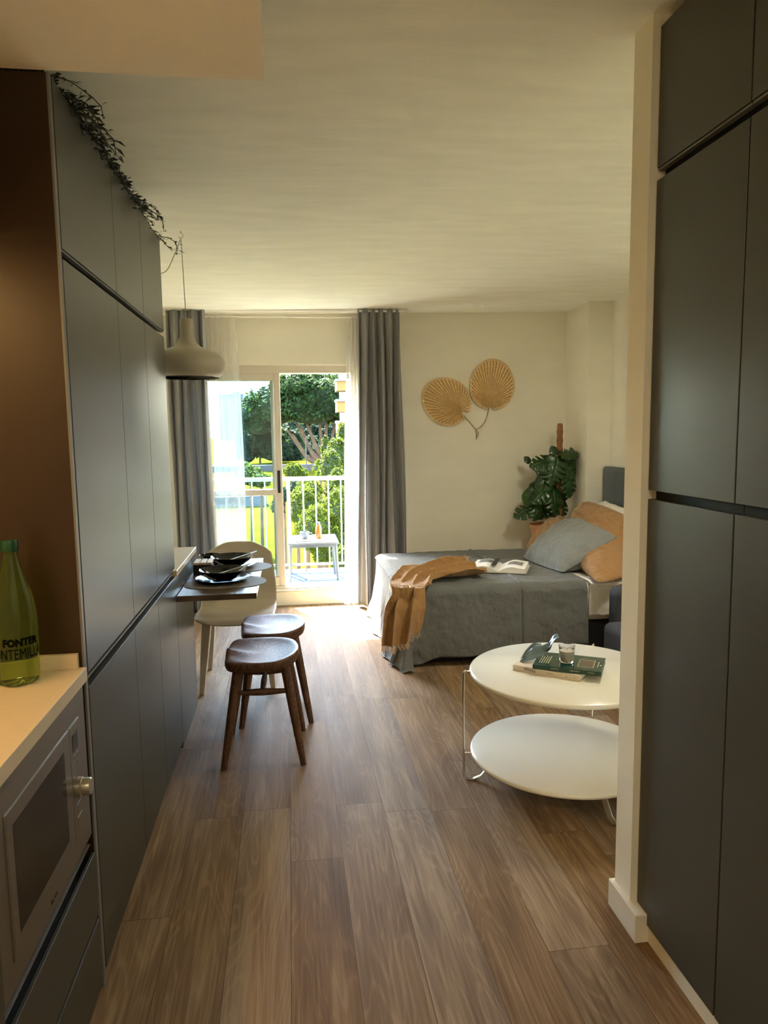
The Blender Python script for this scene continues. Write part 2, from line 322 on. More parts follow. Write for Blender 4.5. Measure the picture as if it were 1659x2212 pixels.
# ------------------------------------------------------------------ balcony
struct(B(-1.6, 2.2, YF+.3, 7.22, -.1, .085).build('floor_balcony', OUTCON))
mb = MB()
for i in range(13):
    for j in range(3):
        x = -1.55+i*.285; y = YF+.31+j*.29
        for k in range(6): mb.box(x, x+.275, y+.004+k*.047, y+.004+k*.047+.04, .085, .097)
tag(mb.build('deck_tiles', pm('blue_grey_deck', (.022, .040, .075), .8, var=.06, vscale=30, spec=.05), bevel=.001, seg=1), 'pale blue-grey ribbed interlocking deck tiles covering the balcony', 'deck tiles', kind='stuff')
struct(B(-1.6, 2.2, YF+.3, 6.98, 2.62, 2.8).build('ceiling_balcony', WALL))
rl = thing('balcony_railing', 'cream painted metal railing with thin vertical bars along the balcony edge', 'railing', (.3, 7.17, .085))
MB().tube([(-1.58, 7.17, 1.045), (2.18, 7.17, 1.045)], .022, 10).build('top_rail', RAILO, rl, smooth=True)
B(-1.58, 2.18, 7.158, 7.182, .165, .19).build('bottom_rail', RAILO, rl, bevel=.003)
for px in (-1.5, -.01, 1.5): B(px-.018, px+.018, 7.152, 7.188, .085, 1.03).build('post', RAILO, rl, bevel=.003)
x = -1.37
while x < 2.1:
    if abs(x+.01) > .05: MB().tube([(x, 7.17, .18), (x, 7.17, 1.03)], .0075, 8).build('baluster', RAILO, rl, smooth=True)
    x += .1255
# patio table with tray
t = thing('patio_table', 'small white metal side table on the balcony beyond the glass door', 'table', (.205, 6.78, .097))
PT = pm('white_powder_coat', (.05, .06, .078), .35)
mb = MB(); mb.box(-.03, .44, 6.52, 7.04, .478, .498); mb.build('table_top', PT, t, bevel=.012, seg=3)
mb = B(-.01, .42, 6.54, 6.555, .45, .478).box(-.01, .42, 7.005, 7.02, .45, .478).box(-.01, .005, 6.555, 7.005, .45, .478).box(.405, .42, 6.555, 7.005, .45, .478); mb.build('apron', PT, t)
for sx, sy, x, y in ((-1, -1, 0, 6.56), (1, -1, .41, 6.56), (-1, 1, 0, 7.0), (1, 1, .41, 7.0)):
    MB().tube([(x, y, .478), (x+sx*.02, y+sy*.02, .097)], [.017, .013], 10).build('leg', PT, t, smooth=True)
mb = MB(); mb.box(.05, .34, 6.58, 6.82, .498, .506); mb.box(.04, .35, 6.57, 6.58, .498, .518); mb.box(.04, .35, 6.82, 6.83, .498, .518); mb.box(.04, .05, 6.58, 6.82, .498, .518); mb.box(.34, .35, 6.58, 6.82, .498, .518)
tag(mb.build('serving_tray', pm('tray_white', (.3, .3, .3), .4), bevel=.002), 'white serving tray on the small balcony table', 'tray')
tp = thing('teacup', 'white teacup standing on the tray on the balcony table', 'cup', (.13, 6.70, .506))
MB().lathe([(.02, 0), (.03, .004), (.042, .04), (.045, .07), (.042, .07), (.038, .04), (.02, .008), (0, .008)], (.13, 6.70, .506), 24).build('cup_body', PT, tp, smooth=True)
MB().tube([(.172, 6.70, .565), (.198, 6.70, .562), (.2, 6.70, .54), (.17, 6.70, .53)], .004, 8).build('cup_handle', PT, tp, smooth=True)
jb = thing('juice_bottle', 'orange juice bottle with pale cap on the balcony tray', 'bottle', (.262, 6.70, .506))
MB().lathe([(0, 0), (.026, 0), (.03, .008), (.03, .1), (.022, .125), (.014, .135)], (.262, 6.70, .506), 24).build('bottle_body', pm('orange_juice', (.16, .045, .001), .3), jb, smooth=True)
MB().lathe([(.016, .135), (.016, .158), (0, .158)], (.262, 6.70, .506), 20).build('cap', PT, jb, smooth=True)

# ------------------------------------------------------------------ curtains and rods
def curtain(name, x0t, x1t, x0b, x1b, y, zt, zb, folds, amp, mat, label, cat, seed, group=None, floor_spread=0, solid=.0025, lean=0):
    rr = random.Random(seed); nf = folds; off = [rr.uniform(.7, 1.4) for _ in range(nf+2)]; cum = np.cumsum([0]+off[:nf]); cum = cum/cum[-1]*nf
    def ph(u):
        k = u*nf; i = min(int(k), nf-1); return (cum[i]+(cum[i+1]-cum[i])*(k-i))
    def fn(u, v):
        z = zt+(zb-zt)*v; x = (x0t+(x1t-x0t)*u)*(1-v)+(x0b+(x1b-x0b)*u)*v
        p = ph(u)*2*PI
        a = amp*(.55+.45*smooth(0, .12, v)) * (1+.15*math.sin(v*3+seed))
        yy = y+a*math.sin(p+.25*math.sin(v*5+seed+u*9))+.25*a*math.sin(2.3*p+v*2+seed)
        x += .3*(x1t-x0t)/nf*math.sin(2*p+.4)*.35+.006*math.sin(v*7+u*12+seed)
        yy -= lean*v*v
        if floor_spread: yy -= floor_spread*smooth(.9, 1, v)*(.6+.4*math.sin(p))
        return (x, yy, z)
    mb = MB().grid(fn, nf*14, 60)
    return tag(mb.build(name, mat, smooth=True, solid=solid, angle=180), label, cat, group)
curtain('curtain', -.935, -.635, -.925, -.60, 5.985, 2.50, .015, 4, .055, GREYC, 'grey linen curtain gathered left of the glass door behind the pendant lamp', 'curtain', 3)
curtain('curtain', .60, .945, .56, .985, 5.99, 2.50, .015, 5, .060, GREYC, 'grey linen curtain gathered right of the glass door beside the bed', 'curtain', 11)
curtain('sheer_curtain', -.655, -.385, -.60, -.37, 6.13, 2.455, .02, 5, .016, SHEER, 'white sheer curtain beside the left grey curtain', 'curtain', 5, solid=0)
curtain('sheer_curtain', .515, .66, .44, .70, 6.13, 2.455, .01, 5, .018, SHEER, 'white sheer curtain beside the right grey curtain', 'curtain', 8, solid=0, lean=.03)
rd = thing('curtain_rod', 'front cream curtain rod carrying the grey curtains', 'curtain rod', (0, 6.0, 2.49))
MB().tube([(-.99, 6.0, 2.487), (1.0, 6.0, 2.487)], .010, 12).build('rod', RAILM, rd, smooth=True)
for x in (-1.0, 1.0):
    MB().lathe([(0, -.02), (.014, -.018), (.016, 0), (.014, .018), (0, .02)], (x, 6.0, 2.487), 12).build('finial', RAILM, rd, smooth=True)
for x in (-.96, .975): B(x-.008, x+.008, 6.0, 6.2, 2.478, 2.494).build('bracket', RAILM, rd)
rd = thing('curtain_rod', 'rear cream rail carrying the sheer curtains', 'curtain rod', (0, 6.13, 2.45))
MB().tube([(-.86, 6.13, 2.456), (.86, 6.13, 2.456)], .009, 12).build('rod', RAILM, rd, smooth=True)
for x in (-.85, .0, .85): B(x-.006, x+.006, 6.13, 6.2, 2.448, 2.462).build('bracket', RAILM, rd)

# ------------------------------------------------------------------ kitchen: tall cabinets
KX = -.54
YS = [1.893, 2.497, 2.945, 3.397]
labs = ['grey tall cabinet nearest the camera, beside the quartz worktop', 'narrow grey tall cabinet in the middle of the tall run', 'narrow grey tall cabinet at the far end beside the wall table']
for i in range(3):
    y0, y1 = YS[i], YS[i+1]
    g = thing('tall_cabinet', labs[i], 'cabinet', (-.85, (y0+y1)/2, 0), 'tall kitchen cabinets along the left wall')
    cb = B(XL+.01, KX-.045, y0+(.02 if i == 0 else .001), y1-.001, .1, 2.36); cb.build('carcass', GOLA, g)
    B(XL+.01, KX-.06, y0+.02, y1-.001, 0, .1).build('toe_kick', GOLA, g)
    ya = y0+(.029 if i == 0 else .0015); yb = y1-.0015
    for nm, za, zb in (('upper_door', 1.962, 2.36), ('tall_door', .878, 1.937), ('lower_door', .035, .838)):
        B(KX-.021, KX, ya, yb, za, zb).build(nm, CAB, g, bevel=.0012)
    ch1 = B(KX-.034, KX-.030, ya, yb, 1.925, 1.972); ch1.build('handle_channel', GOLA, g)
    B(KX-.034, KX-.026, ya, yb, .826, .89).build('handle_channel', GOLA, g)
    B(KX-.020, KX-.004, ya, yb, 1.9565, 1.9605).build('channel_lip', CABEDGE, g)
    B(KX-.024, KX-.010, ya, yb, .852, .858).build('channel_lip', CABEDGE, g)
    if i == 0:
        s = B(XL+.01, KX-.004, y0, y0+.018, 0.0, 2.358).build('side_panel', SIDE, g); s['label'] = 'dark brown side panel'
        B(KX-.0045, KX+.0005, y0-.0005, y0+.0185, 0.0, 2.36).build('side_panel_edge', CABEDGE, g)
# end base unit past the tall cabinets
g = thing('base_cabinet', 'grey low end cabinet past the tall cabinets, under the wall table', 'cabinet', (-.85, 3.67, 0))
B(XL+.01, KX-.022, 3.399, 3.96, 0, .838).build('carcass', CAB, g)
B(KX-.021, KX, 3.40, 3.962, 0, .715).build('front_panel', CAB, g, bevel=.0012)
B(KX-.021, KX-.002, 3.40, 3.962, .745, .838).build('upper_front_panel', CAB, g, bevel=.0012)
tag(B(XL+.005, KX+.008, 3.40, 4.12, .8385, .866).build('worktop', QUARTZ, bevel=.002), 'beige quartz top on the low end cabinet above the wall table', 'worktop')
tb = thing('wall_table', 'dark wooden table leaf jutting from the grey end cabinet', 'table', (-.35, 3.87, .716))
B(KX+.001, -.168, 3.402, 4.37, .716, .744).build('table_top', TWOOD, tb, bevel=.002)

# near base units, worktop, microwave, drawers
g = thing('drawer_cabinet', 'grey base cabinet with two drawers under the microwave', 'cabinet', (-.85, 1.59, 0))
B(XL+.01, KX-.06, 1.28, 1.886, .1, .452).build('carcass', GOLA, g)
B(XL+.01, KX-.06, 1.28, 1.886, 0, .1).build('toe_kick', GOLA, g)
dw = B(KX-.009, KX, 1.282, 1.885, .222, .398).build('drawer', CAB, g, bevel=.0012)
B(KX-.06, KX-.010, 1.284, 1.883, .38, .386).build('drawer_grip', GOLA, dw)
dw = B(KX-.009, KX, 1.282, 1.885, .02, .208).build('drawer', CAB, g, bevel=.0012)
B(KX-.03, KX-.012, 1.282, 1.885, .418, .4205).build('channel_lip', CABEDGE, g)
g = thing('base_cabinet', 'grey base cabinet left of the microwave under the worktop edge', 'cabinet', (-.85, .8, 0))
B(XL+.01, KX-.024, .3, 1.278, .1, .855).build('carcass', GOLA, g); B(KX-.021, KX, .302, 1.276, .05, .83).build('door', CAB, g, bevel=.0012)
wt = thing('worktop', 'beige quartz worktop carrying the green bottle', 'worktop', (-.85, 1.1, .868))
B(XL+.005, KX+.006, .2, 1.890, .868, .904).build('slab', QUARTZ, wt, bevel=.002)
B(XL+.005, KX-.012, 1.876, 1.8905, .904, .942).build('upstand', QUARTZ, wt, bevel=.001)
mw = thing('microwave', 'built-in stainless steel microwave with dark glass door under the worktop', 'microwave', (-.75, 1.59, .455))
B(-.98, KX-.012, 1.30, 1.87, .458, .862).build('housing', GOLA, mw)
B(KX-.012, KX-.002, 1.283, 1.872, .456, .866).build('trim_frame', STEEL, mw, bevel=.002)
B(KX-.010, KX+.002, 1.337, 1.728, .508, .803).build('door', STEEL, mw, bevel=.003)
B(KX+.0005, KX+.0025, 1.366, 1.683, .548, .768).build('door_window', BLK, mw, bevel=.001)
pn = B(KX-.010, KX+.002, 1.731, 1.812, .508, .803).build('control_panel', STEEL, mw, bevel=.003)
B(KX+.001, KX+.003, 1.748, 1.789, .735, .778).build('display', BLK, pn)
kb = MB(); k0 = []
for r, xx in ((.0, KX+.034), (.019, KX+.034), (.021, KX+.031), (.021, KX+.014), (.024, KX+.012), (.024, KX+.002)):
    k0.append((r, xx))
vs = []; n = 28
for r, xx in k0:
    for j in range(n): vs.append((xx, 1.770+r*math.cos(2*PI*j/n), .638+r*math.sin(2*PI*j/n)))
kb.add(vs, [(i*n+j, i*n+(j+1) % n, (i+1)*n+(j+1) % n, (i+1)*n+j) for i in range(len(k0)-1) for j in range(n)])
kb.build('knob', pm('knob_metal', (.40, .36, .27), .3, .6), mw, smooth=True)
for j, (yy, zz) in enumerate([(1.753, .715), (1.775, .715), (1.753, .693), (1.775, .693)]):
    B(KX+.0015, KX+.003, yy, yy+.014, zz, zz+.01).build('button', STEEL, mw, bevel=.001)
B(KX+.0015, KX+.003, 1.752, 1.79, .578, .600).build('button', STEEL, mw, bevel=.001); B(KX+.0015, KX+.0035, 1.752, 1.79, .535, .568).build('button', STEEL, mw, bevel=.001)
mb = MB()
for q_, (wd, hh) in enumerate(((.006, .010), (.005, .007), (.0015, .010), (.005, .007), (.005, .009))): mb.box(KX-.0021, KX-.0017, 1.548+.0085*q_, 1.548+.0085*q_+wd, .478, .478+hh)
mb.build('maker_mark', GOLA, mw)
# wall cabinet over the worktop (out of the frame) with the warm strip
g = thing('wall_cabinet', 'grey wall cabinet above the worktop with a warm light strip beneath', 'cabinet', (-1.0, 1.3, 1.98))
B(XL+.005, -.83, .3, 1.886, 1.985, 2.361).build('carcass', CAB, g); B(-1.0, -.97, .5, 1.80, 1.975, 1.985).build('light_strip', emis('warm_strip', (1, .55, .16), 4), g)
ll = bpy.data.lights.new('strip_light', 'AREA'); ll.shape = 'RECTANGLE'; ll.size = .04; ll.size_y = 1.2; ll.energy = 1.7; ll.color = (1, .60, .22)
lo = bpy.data.objects.new('strip_light', ll); COL.objects.link(lo); lo.location = (-.985, 1.15, 1.97)

# green bottle
BX, BY, BZ = -.668, 1.80, .904
bt = thing('water_bottle', 'green plastic water bottle with printed lettering on the beige worktop', 'bottle', (BX, BY, BZ))
bm_ = bpy.data.materials.new('green_plastic'); bm_.use_nodes = True; q = bm_.node_tree.nodes['Principled BSDF']
q.inputs['Base Color'].default_value = (.30, .44, .10, 1); q.inputs['Transmission Weight'].default_value = .93; q.inputs['Roughness'].default_value = .08; q.inputs['IOR'].default_value = 1.33
R = .050
prof = [(0, .012), (.02, .006), (.036, 0), (.046, .006), (R, .02), (R, .12), (R-.0005, .16), (R-.003, .19), (R-.009, .22), (R-.018, .25), (.0225, .285), (.0165, .31), (.0155, .33)]
mb = MB(); n = 60; vs = []
for r, z in prof:
    for j in range(n):
        a = 2*PI*j/n; rr = r*(1-.10*max(0, math.sin(5*a))**2*(1 if z < .03 else 0)*(r > .01)); vs.append((BX+rr*math.cos(a), BY+rr*math.sin(a), BZ+z+(.006*max(0, math.sin(5*a)) if z < .004 and r > .03 else 0)))
mb.add(vs, [(i*n+j, i*n+(j+1) % n, (i+1)*n+(j+1) % n, (i+1)*n+j) for i in range(len(prof)-1) for j in range(n)]); mb.f.append(tuple(range((len(prof)-1)*n, len(prof)*n))); mb.mi.append(0)
mb.build('bottle_body', bm_, bt, smooth=True)
MB().lathe([(.0190, .324), (.0195, .326), (.0195, .345), (.018, .350), (0, .3505)], (BX, BY, BZ), 40).build('cap', pm('green_cap', (.004, .05, .018), .35), bt, smooth=True)
INK = pm('print_ink', (.003, .004, .002), .9, spec=.05); LAB = pm('label_print_band', (.22, .25, .05), .5)
face = math.atan2(0-BY, 0-BX)
def bend(s, size, zc, bold, ang, R_=R+.0006, nm='printed_word', sxx=1):
    vs, fs = text_mesh(s, size, .0001, bold); xs = [v[0] for v in vs]; cx = (min(xs)+max(xs))/2; mb = MB()
    mb.add([(BX+(R_+z)*math.cos(face+ang+(x-cx)*sxx/R_), BY+(R_+z)*math.sin(face+ang+(x-cx)*sxx/R_), BZ+zc+y) for x, y, z in vs], fs); mb.build(nm, INK, bt)
bend('FONTER', .0235, .102, .0014, .22, sxx=.92)
bend('FONTEMILLA', .036, .070, -.0001, -.02, sxx=.62)

# ------------------------------------------------------------------ right wardrobe
WX = 1.0
YW = [1.893, 1.497, 1.10, .70, .30]
for i in range(4):
    y1, y0 = YW[i], YW[i+1]
    lb = ['dark grey wardrobe unit next to the partition wall end', 'dark grey wardrobe unit cut by the right frame edge', 'dark grey wardrobe unit third from the partition', 'dark grey wardrobe unit fourth from the partition'][i]
    g = thing('wardrobe', lb, 'wardrobe', (1.3, (y0+y1)/2, 0), 'wardrobe units along the right wall')
    B(WX+.024, 1.585, y0+.001, y1-.002, .07, 2.53).build('carcass', GOLA, g)
    for nm, za, zb in (('upper_door', 2.19, 2.545), ('tall_door', 1.327, 2.158), ('lower_door', .055, 1.302)):
        B(WX, WX+.021, y0+.0025, y1-.0025, za, zb).build(nm, CAB, g, bevel=.0012)
    B(WX+.004, WX+.02, y0+.002, y1-.002, 2.1835, 2.1885).build('channel_lip', CABEDGE, g)
    B(WX+.030, WX+.036, y0+.002, y1-.002, 2.148, 2.196).build('handle_channel', CABEDGE, g); B(WX+.030, WX+.036, y0+.002, y1-.002, 1.296, 1.332).build('handle_channel', CABEDGE, g)
struct(B(1.005, 1.02, -.5, 1.83, 0, .055).build('baseboard_wardrobe', TRIM, bevel=.002))
struct(B(1.6, 1.72, -1.5, 1.893, 0, 2.6).build('wall_wardrobe_back', WALL))
struct(B(1.0, 1.6, -1.5, .299, 0, 2.6).build('wall_hall_closet', WALL))

# unseen fill lamps added to brighten hall and living area: behind camera, behind partition
def fill_lamp(name, x, y, z, r, en, col, label):
    g = thing(name, label, 'lamp', (x, y, z-.05))
    MB().lathe([(0, -.0), (r+.01, 0), (r+.01, -.03), (r, -.035), (r, -.03)], (x, y, z), 32).build('housing', WHITE, g, smooth=True)
    MB().lathe([(r-.002, -.034), (r*.8, -.042), (0, -.045)], (x, y, z), 32).build('diffuser', emis(name+'_glow', col, 2), g, smooth=True)
    l = bpy.data.lights.new(name+'_light', 'AREA'); l.shape = 'DISK'; l.size = r*2; l.energy = en; l.color = col
    o = bpy.data.objects.new(name+'_light', l); COL.objects.link(o); o.location = (x, y, z-.055)
fill_lamp('hall_fill_lamp', .35, -.7, 2.60, .16, 3.2, (1, .93, .76), 'round fill lamp added on the unseen hall ceiling behind the viewpoint')
fill_lamp('living_fill_lamp', 1.95, 3.4, 2.545, .18, 4, (1, .95, .80), 'round fill lamp added on the living area ceiling, unseen behind the partition wall')

# ------------------------------------------------------------------ garland on cabinets
def garland(name, y0, y1, n, seed, label, x=-.60):
    rr = random.Random(seed); mb = MB()
    for k in range(n):
        y = rr.uniform(y0, y1); L_ = rr.uniform(.10, .24); p = Vector((x+rr.uniform(-.06, .03), y, 2.362)); h = rr.uniform(-.9, .9)+(PI/2 if rr.random() < .7 else -PI/2); d = Vector((math.cos(h)*.5+.15, math.sin(h), .45)).normalized()
        pts = [p.copy()]
        for i in range(8):
            d = (d+Vector((rr.uniform(-.25, .3), rr.uniform(-.2, .2), -.17+rr.uniform(-.1, .1)))).normalized(); p = p+d*L_/8; p.y = min(max(p.y, 1.90), 3.385)
            p.z = min(p.z, ceil_z(p.x, p.y)-.01)
            if p.x < KX+.003: p.z = max(p.z, 2.366)
            p.x = min(p.x, KX+.075); pts.append(p.copy())
        mb.tube(pts, [.0016]*8+[.0007], 5)
        for i in range(1, 9):
            for s in (-1, 1):
                a = rr.uniform(0, 2*PI); o = Vector((math.cos(a), math.sin(a), rr.uniform(-.2, .8))).normalized(); q = pts[i]; LL = rr.uniform(.024, .044)
                e = q+o*LL*.75+d*LL*.35; side = o.cross(d); side = side.normalized()*.0042 if side.length > 1e-3 else Vector((.002, 0, 0)); mid = (q+e)/2+Vector((0, 0, .003))
                for v in (e, mid):
                    if v.x < KX+.003: v.z = max(v.z, 2.364)
                mb.add([q, mid+side, e, mid-side, mid+Vector((0, 0, .0012))], [(0, 1, 4), (1, 2, 4), (2, 3, 4), (3, 0, 4)])
    return tag(mb.build(name, GARL), label, 'garland', 'artificial garlands on the cabinet tops')
garland('leaf_garland', 1.90, 2.28, 85, 1, 'dark narrow-leaved garland on the nearest tall cabinet under the soffit')
garland('leaf_garland', 2.28, 2.62, 36, 2, 'dark thin trailing garland over the joint between the first two cabinets')
garland('leaf_garland', 2.60, 2.98, 75, 3, 'dark dense garland on the middle tall cabinet')
garland('leaf_garland', 3.12, 3.37, 9, 4, 'sparse garland sprig at the far end of the tall cabinets')

# ------------------------------------------------------------------ pendant lamp
LX, LY = -.500, 3.86; ZC = ceil_z(-.51, LY)
pl = thing('pendant_lamp', 'greige squashed dome pendant lamp hanging over the wall table', 'lamp', (LX, LY, 1.79))
prof = [(0, .298), (.028, .298), (.033, .293), (.033, .235), (.036, .205), (.046, .178), (.066, .158), (.098, .146), (.14, .130), (.172, .105), (.186, .075), (.184, .045), (.170, .018), (.152, 0), (.149, .002), (.165, .02), (.178, .045), (.18, .073), (.166, .10), (.136, .124), (.06, .15), (0, .155)]
MB().lathe([(r*1.02, z) for r, z in prof[:14]], (LX, LY, 1.79), 64).build('lamp_shade', LAMPM, pl, smooth=True, angle=180)
MB().lathe([(r*1.02, z) for r, z in prof[13:]], (LX, LY, 1.79), 64).build('shade_lining', LAMPI, pl, smooth=True, angle=180)
MB().lathe([(0, .06), (.02, .065), (.03, .09), (.02, .12), (.014, .15)], (LX, LY, 1.79), 20).build('bulb', pm('opal_bulb', (.8, .78, .7), .3), pl, smooth=True)
MB().tube([(LX, LY, 2.088), (LX-.004, LY, 2.3), (LX-.008, LY, ZC-.035)], .0025, 6).build('cord', pm('white_cord', (.6, .56, .46), .6), pl, smooth=True)
mb = MB(); pts = []
for i in range(15):
    t_ = i/14; pts.append((LX-.010-.16*t_-.01*math.sin(t_*PI*2), LY+.02*t_, ZC-.04-.20*t_-.055*math.sin(t_*PI)*1.0+.04*math.sin(t_*2*PI)*-.5))
mb.tube(pts, .0025, 6).build('slack_cord', MATS['white_cord'], pl, smooth=True)
mb = MB(); mb.tube([(LX-.008+.011*math.cos(a), LY, ZC-.022+.013*math.sin(a)) for a in np.linspace(-PI*.9, PI*.5, 14)], .002, 6); mb.tube([(LX-.008, LY, ZC-.01), (LX-.008, LY, ZC+.001)], .003, 8)
mb.build('ceiling_hook', MATS['white_cord'], pl, smooth=True)

# ------------------------------------------------------------------ stools
def make_stool(label):
    g = thing('bar_stool', label, 'stool', (0, 0, 0), 'dark wooden stools below the wall table')
    n, rings = 72, 14
    def outl(a):
        c, s = math.cos(a), math.sin(a); e = 2.3 if c > 0 else 5.0
        k = (abs(c)**e+abs(s)**e)**(-1/e); return k*c*.165, k*s*.205
    def top(x, y):
        r = math.hypot(x/.165, y/.205); r = min(r, 1)
        z = .492-.020*(1-r**3)
        z += .014*math.exp(-(y/.035)**2)*smooth(0, -.165, x)
        z -= .010*(math.exp(-((abs(y)-.10)/.055)**2))*smooth(-.05, -.165, x)
        z += .006*smooth(.05, .165, x); return z
    vs = [(0, 0, top(0, 0))]; fs = []
    for k in range(1, rings+1):
        s = k/rings
        for j in range(n): x, y = outl(2*PI*j/n); vs.append((x*s, y*s, top(x*s, y*s)-(.003 if k == rings else 0)))
    for s, dz in ((1.012, -.008), (1.012, -.028), (.975, -.044), (.93, -.048)):
        for j in range(n): x, y = outl(2*PI*j/n); vs.append((x*s, y*s, .492+dz+(top(x, y)-.492)*(1 if dz > -.01 else .3)))
    R_ = rings+4
    fs += [(0, 1+j, 1+(j+1) % n) for j in range(n)]
    fs += [(1+k*n+j, 1+(k+1)*n+j, 1+(k+1)*n+(j+1) % n, 1+k*n+(j+1) % n) for k in range(R_-1) for j in range(n)]
    fs.append(tuple(1+(R_-1)*n+j for j in range(n))[::-1])
    MB().add(vs, fs).build('seat', DWOOD, g, smooth=True, local=True, angle=70)
    L = {}
    for sx in (-1, 1):
        for sy in (-1, 1):
            a = Vector((sx*.105, sy*.125, .452)); b = Vector((sx*.178, sy*.190, .0)); L[(sx, sy)] = (a, b)
            MB().tube([a, a.lerp(b, .3), a.lerp(b, .65), b], [.0225, .0215, .0185, .0135], 16).build('leg', DWOOD, g, smooth=True, local=True)
    def at(k, z): a, b = L[k]; return a.lerp(b, (a.z-z)/(a.z-b.z))
    mids = []
    for sy in (-1, 1):
        p, q = at((-1, sy), .335), at((1, sy), .335); mids.append((p+q)/2)
        MB().tube([p.lerp(q, t_) for t_ in np.linspace(0, 1, 9)], [.009, .011, .0135, .016, .017, .016, .0135, .011, .009], 12).build('stretcher', DWOOD, g, smooth=True, local=True)
    MB().tube([mids[0].lerp(mids[1], t_) for t_ in np.linspace(0, 1, 7)], [.008, .011, .0135, .014, .0135, .011, .008], 12).build('stretcher', DWOOD, g, smooth=True, local=True)
    return g
st = make_stool('dark walnut saddle-seat stool standing nearest the camera'); st.location = (-.145, 3.325, 0); st.rotation_euler.z = math.radians(-1)
dup(st, (-.105, 3.785, 0), math.radians(2), 'dark walnut saddle-seat stool behind the nearer one, beside the beige chair')

# ------------------------------------------------------------------ beige chair
ch = thing('dining_chair', 'beige one-piece shell chair with flat tapered legs at the wall table', 'chair', (-.33, 4.33, 0))
P_ = [(0, -.285, .415), (.07, -.265, .437), (.2, -.16, .443), (.36, -.02, .432), (.48, .10, .432), (.56, .165, .452), (.64, .205, .51), (.76, .245, .62), (.88, .275, .72), (1.0, .30, .815)]
def prof_(t_):
    for i in range(len(P_)-1):
        if t_ <= P_[i+1][0]+1e-9:
            k = (t_-P_[i][0])/(P_[i+1][0]-P_[i][0]); return P_[i][1]+(P_[i+1][1]-P_[i][1])*k, P_[i][2]+(P_[i+1][2]-P_[i][2])*k
def sh(u, v):
    y, z = prof_(v); s = 2*u-1
    w_ = .225+.008*math.sin(v*PI)
    w_ *= 1-.10*smooth(.62, 1, v)
    w_ *= (1-max(0, (v-.90)/.10)**2.6*.42) * (1-max(0, (.10-v)/.10)**2.5*.35)
    lift = .018*abs(s)**3*smooth(.65, .2, v); back = .03*abs(s)**2.2*smooth(.45, .7, v)
    if v > .9: z -= .018*((v-.9)/.1)*abs(s)**6*2
    return (s*w_, y-back, z+lift)
MB().grid(sh, 28, 44).build('seat_shell', CHAIRM, ch, smooth=True, solid=.012, sub=1, local=True, angle=180)
for sx in (-1, 1):
    for sy, fx, fy, ty in ((-1, .213, -.215, -.15), (1, .213, .24, .12)):
        a = Vector((sx*.165, ty, .43)); b = Vector((sx*(fx-.008), fy, 0)); mb = MB()
        vs = []
        for t_, wd, th in ((0, .050, .026), (.5, .036, .021), (1, .017, .013)):
            p = a.lerp(b, t_)
            for dy, dx in ((-1, -1), (1, -1), (1, 1), (-1, 1)): vs.append((p.x+dx*th, p.y+dy*wd, p.z))
        mb.add(vs, [(3, 2, 1, 0), (8, 9, 10, 11)]+[(i*4+j, i*4+(j+1) % 4, (i+1)*4+(j+1) % 4, (i+1)*4+j) for i in range(2) for j in range(4)])
        mb.build('leg', CHAIRM, ch, local=True, bevel=.004)
    B(sx*.165-.014, sx*.165+.014, -.17, .15, .405, .43).build('under_frame', BLKM, ch, local=True, bevel=.003)

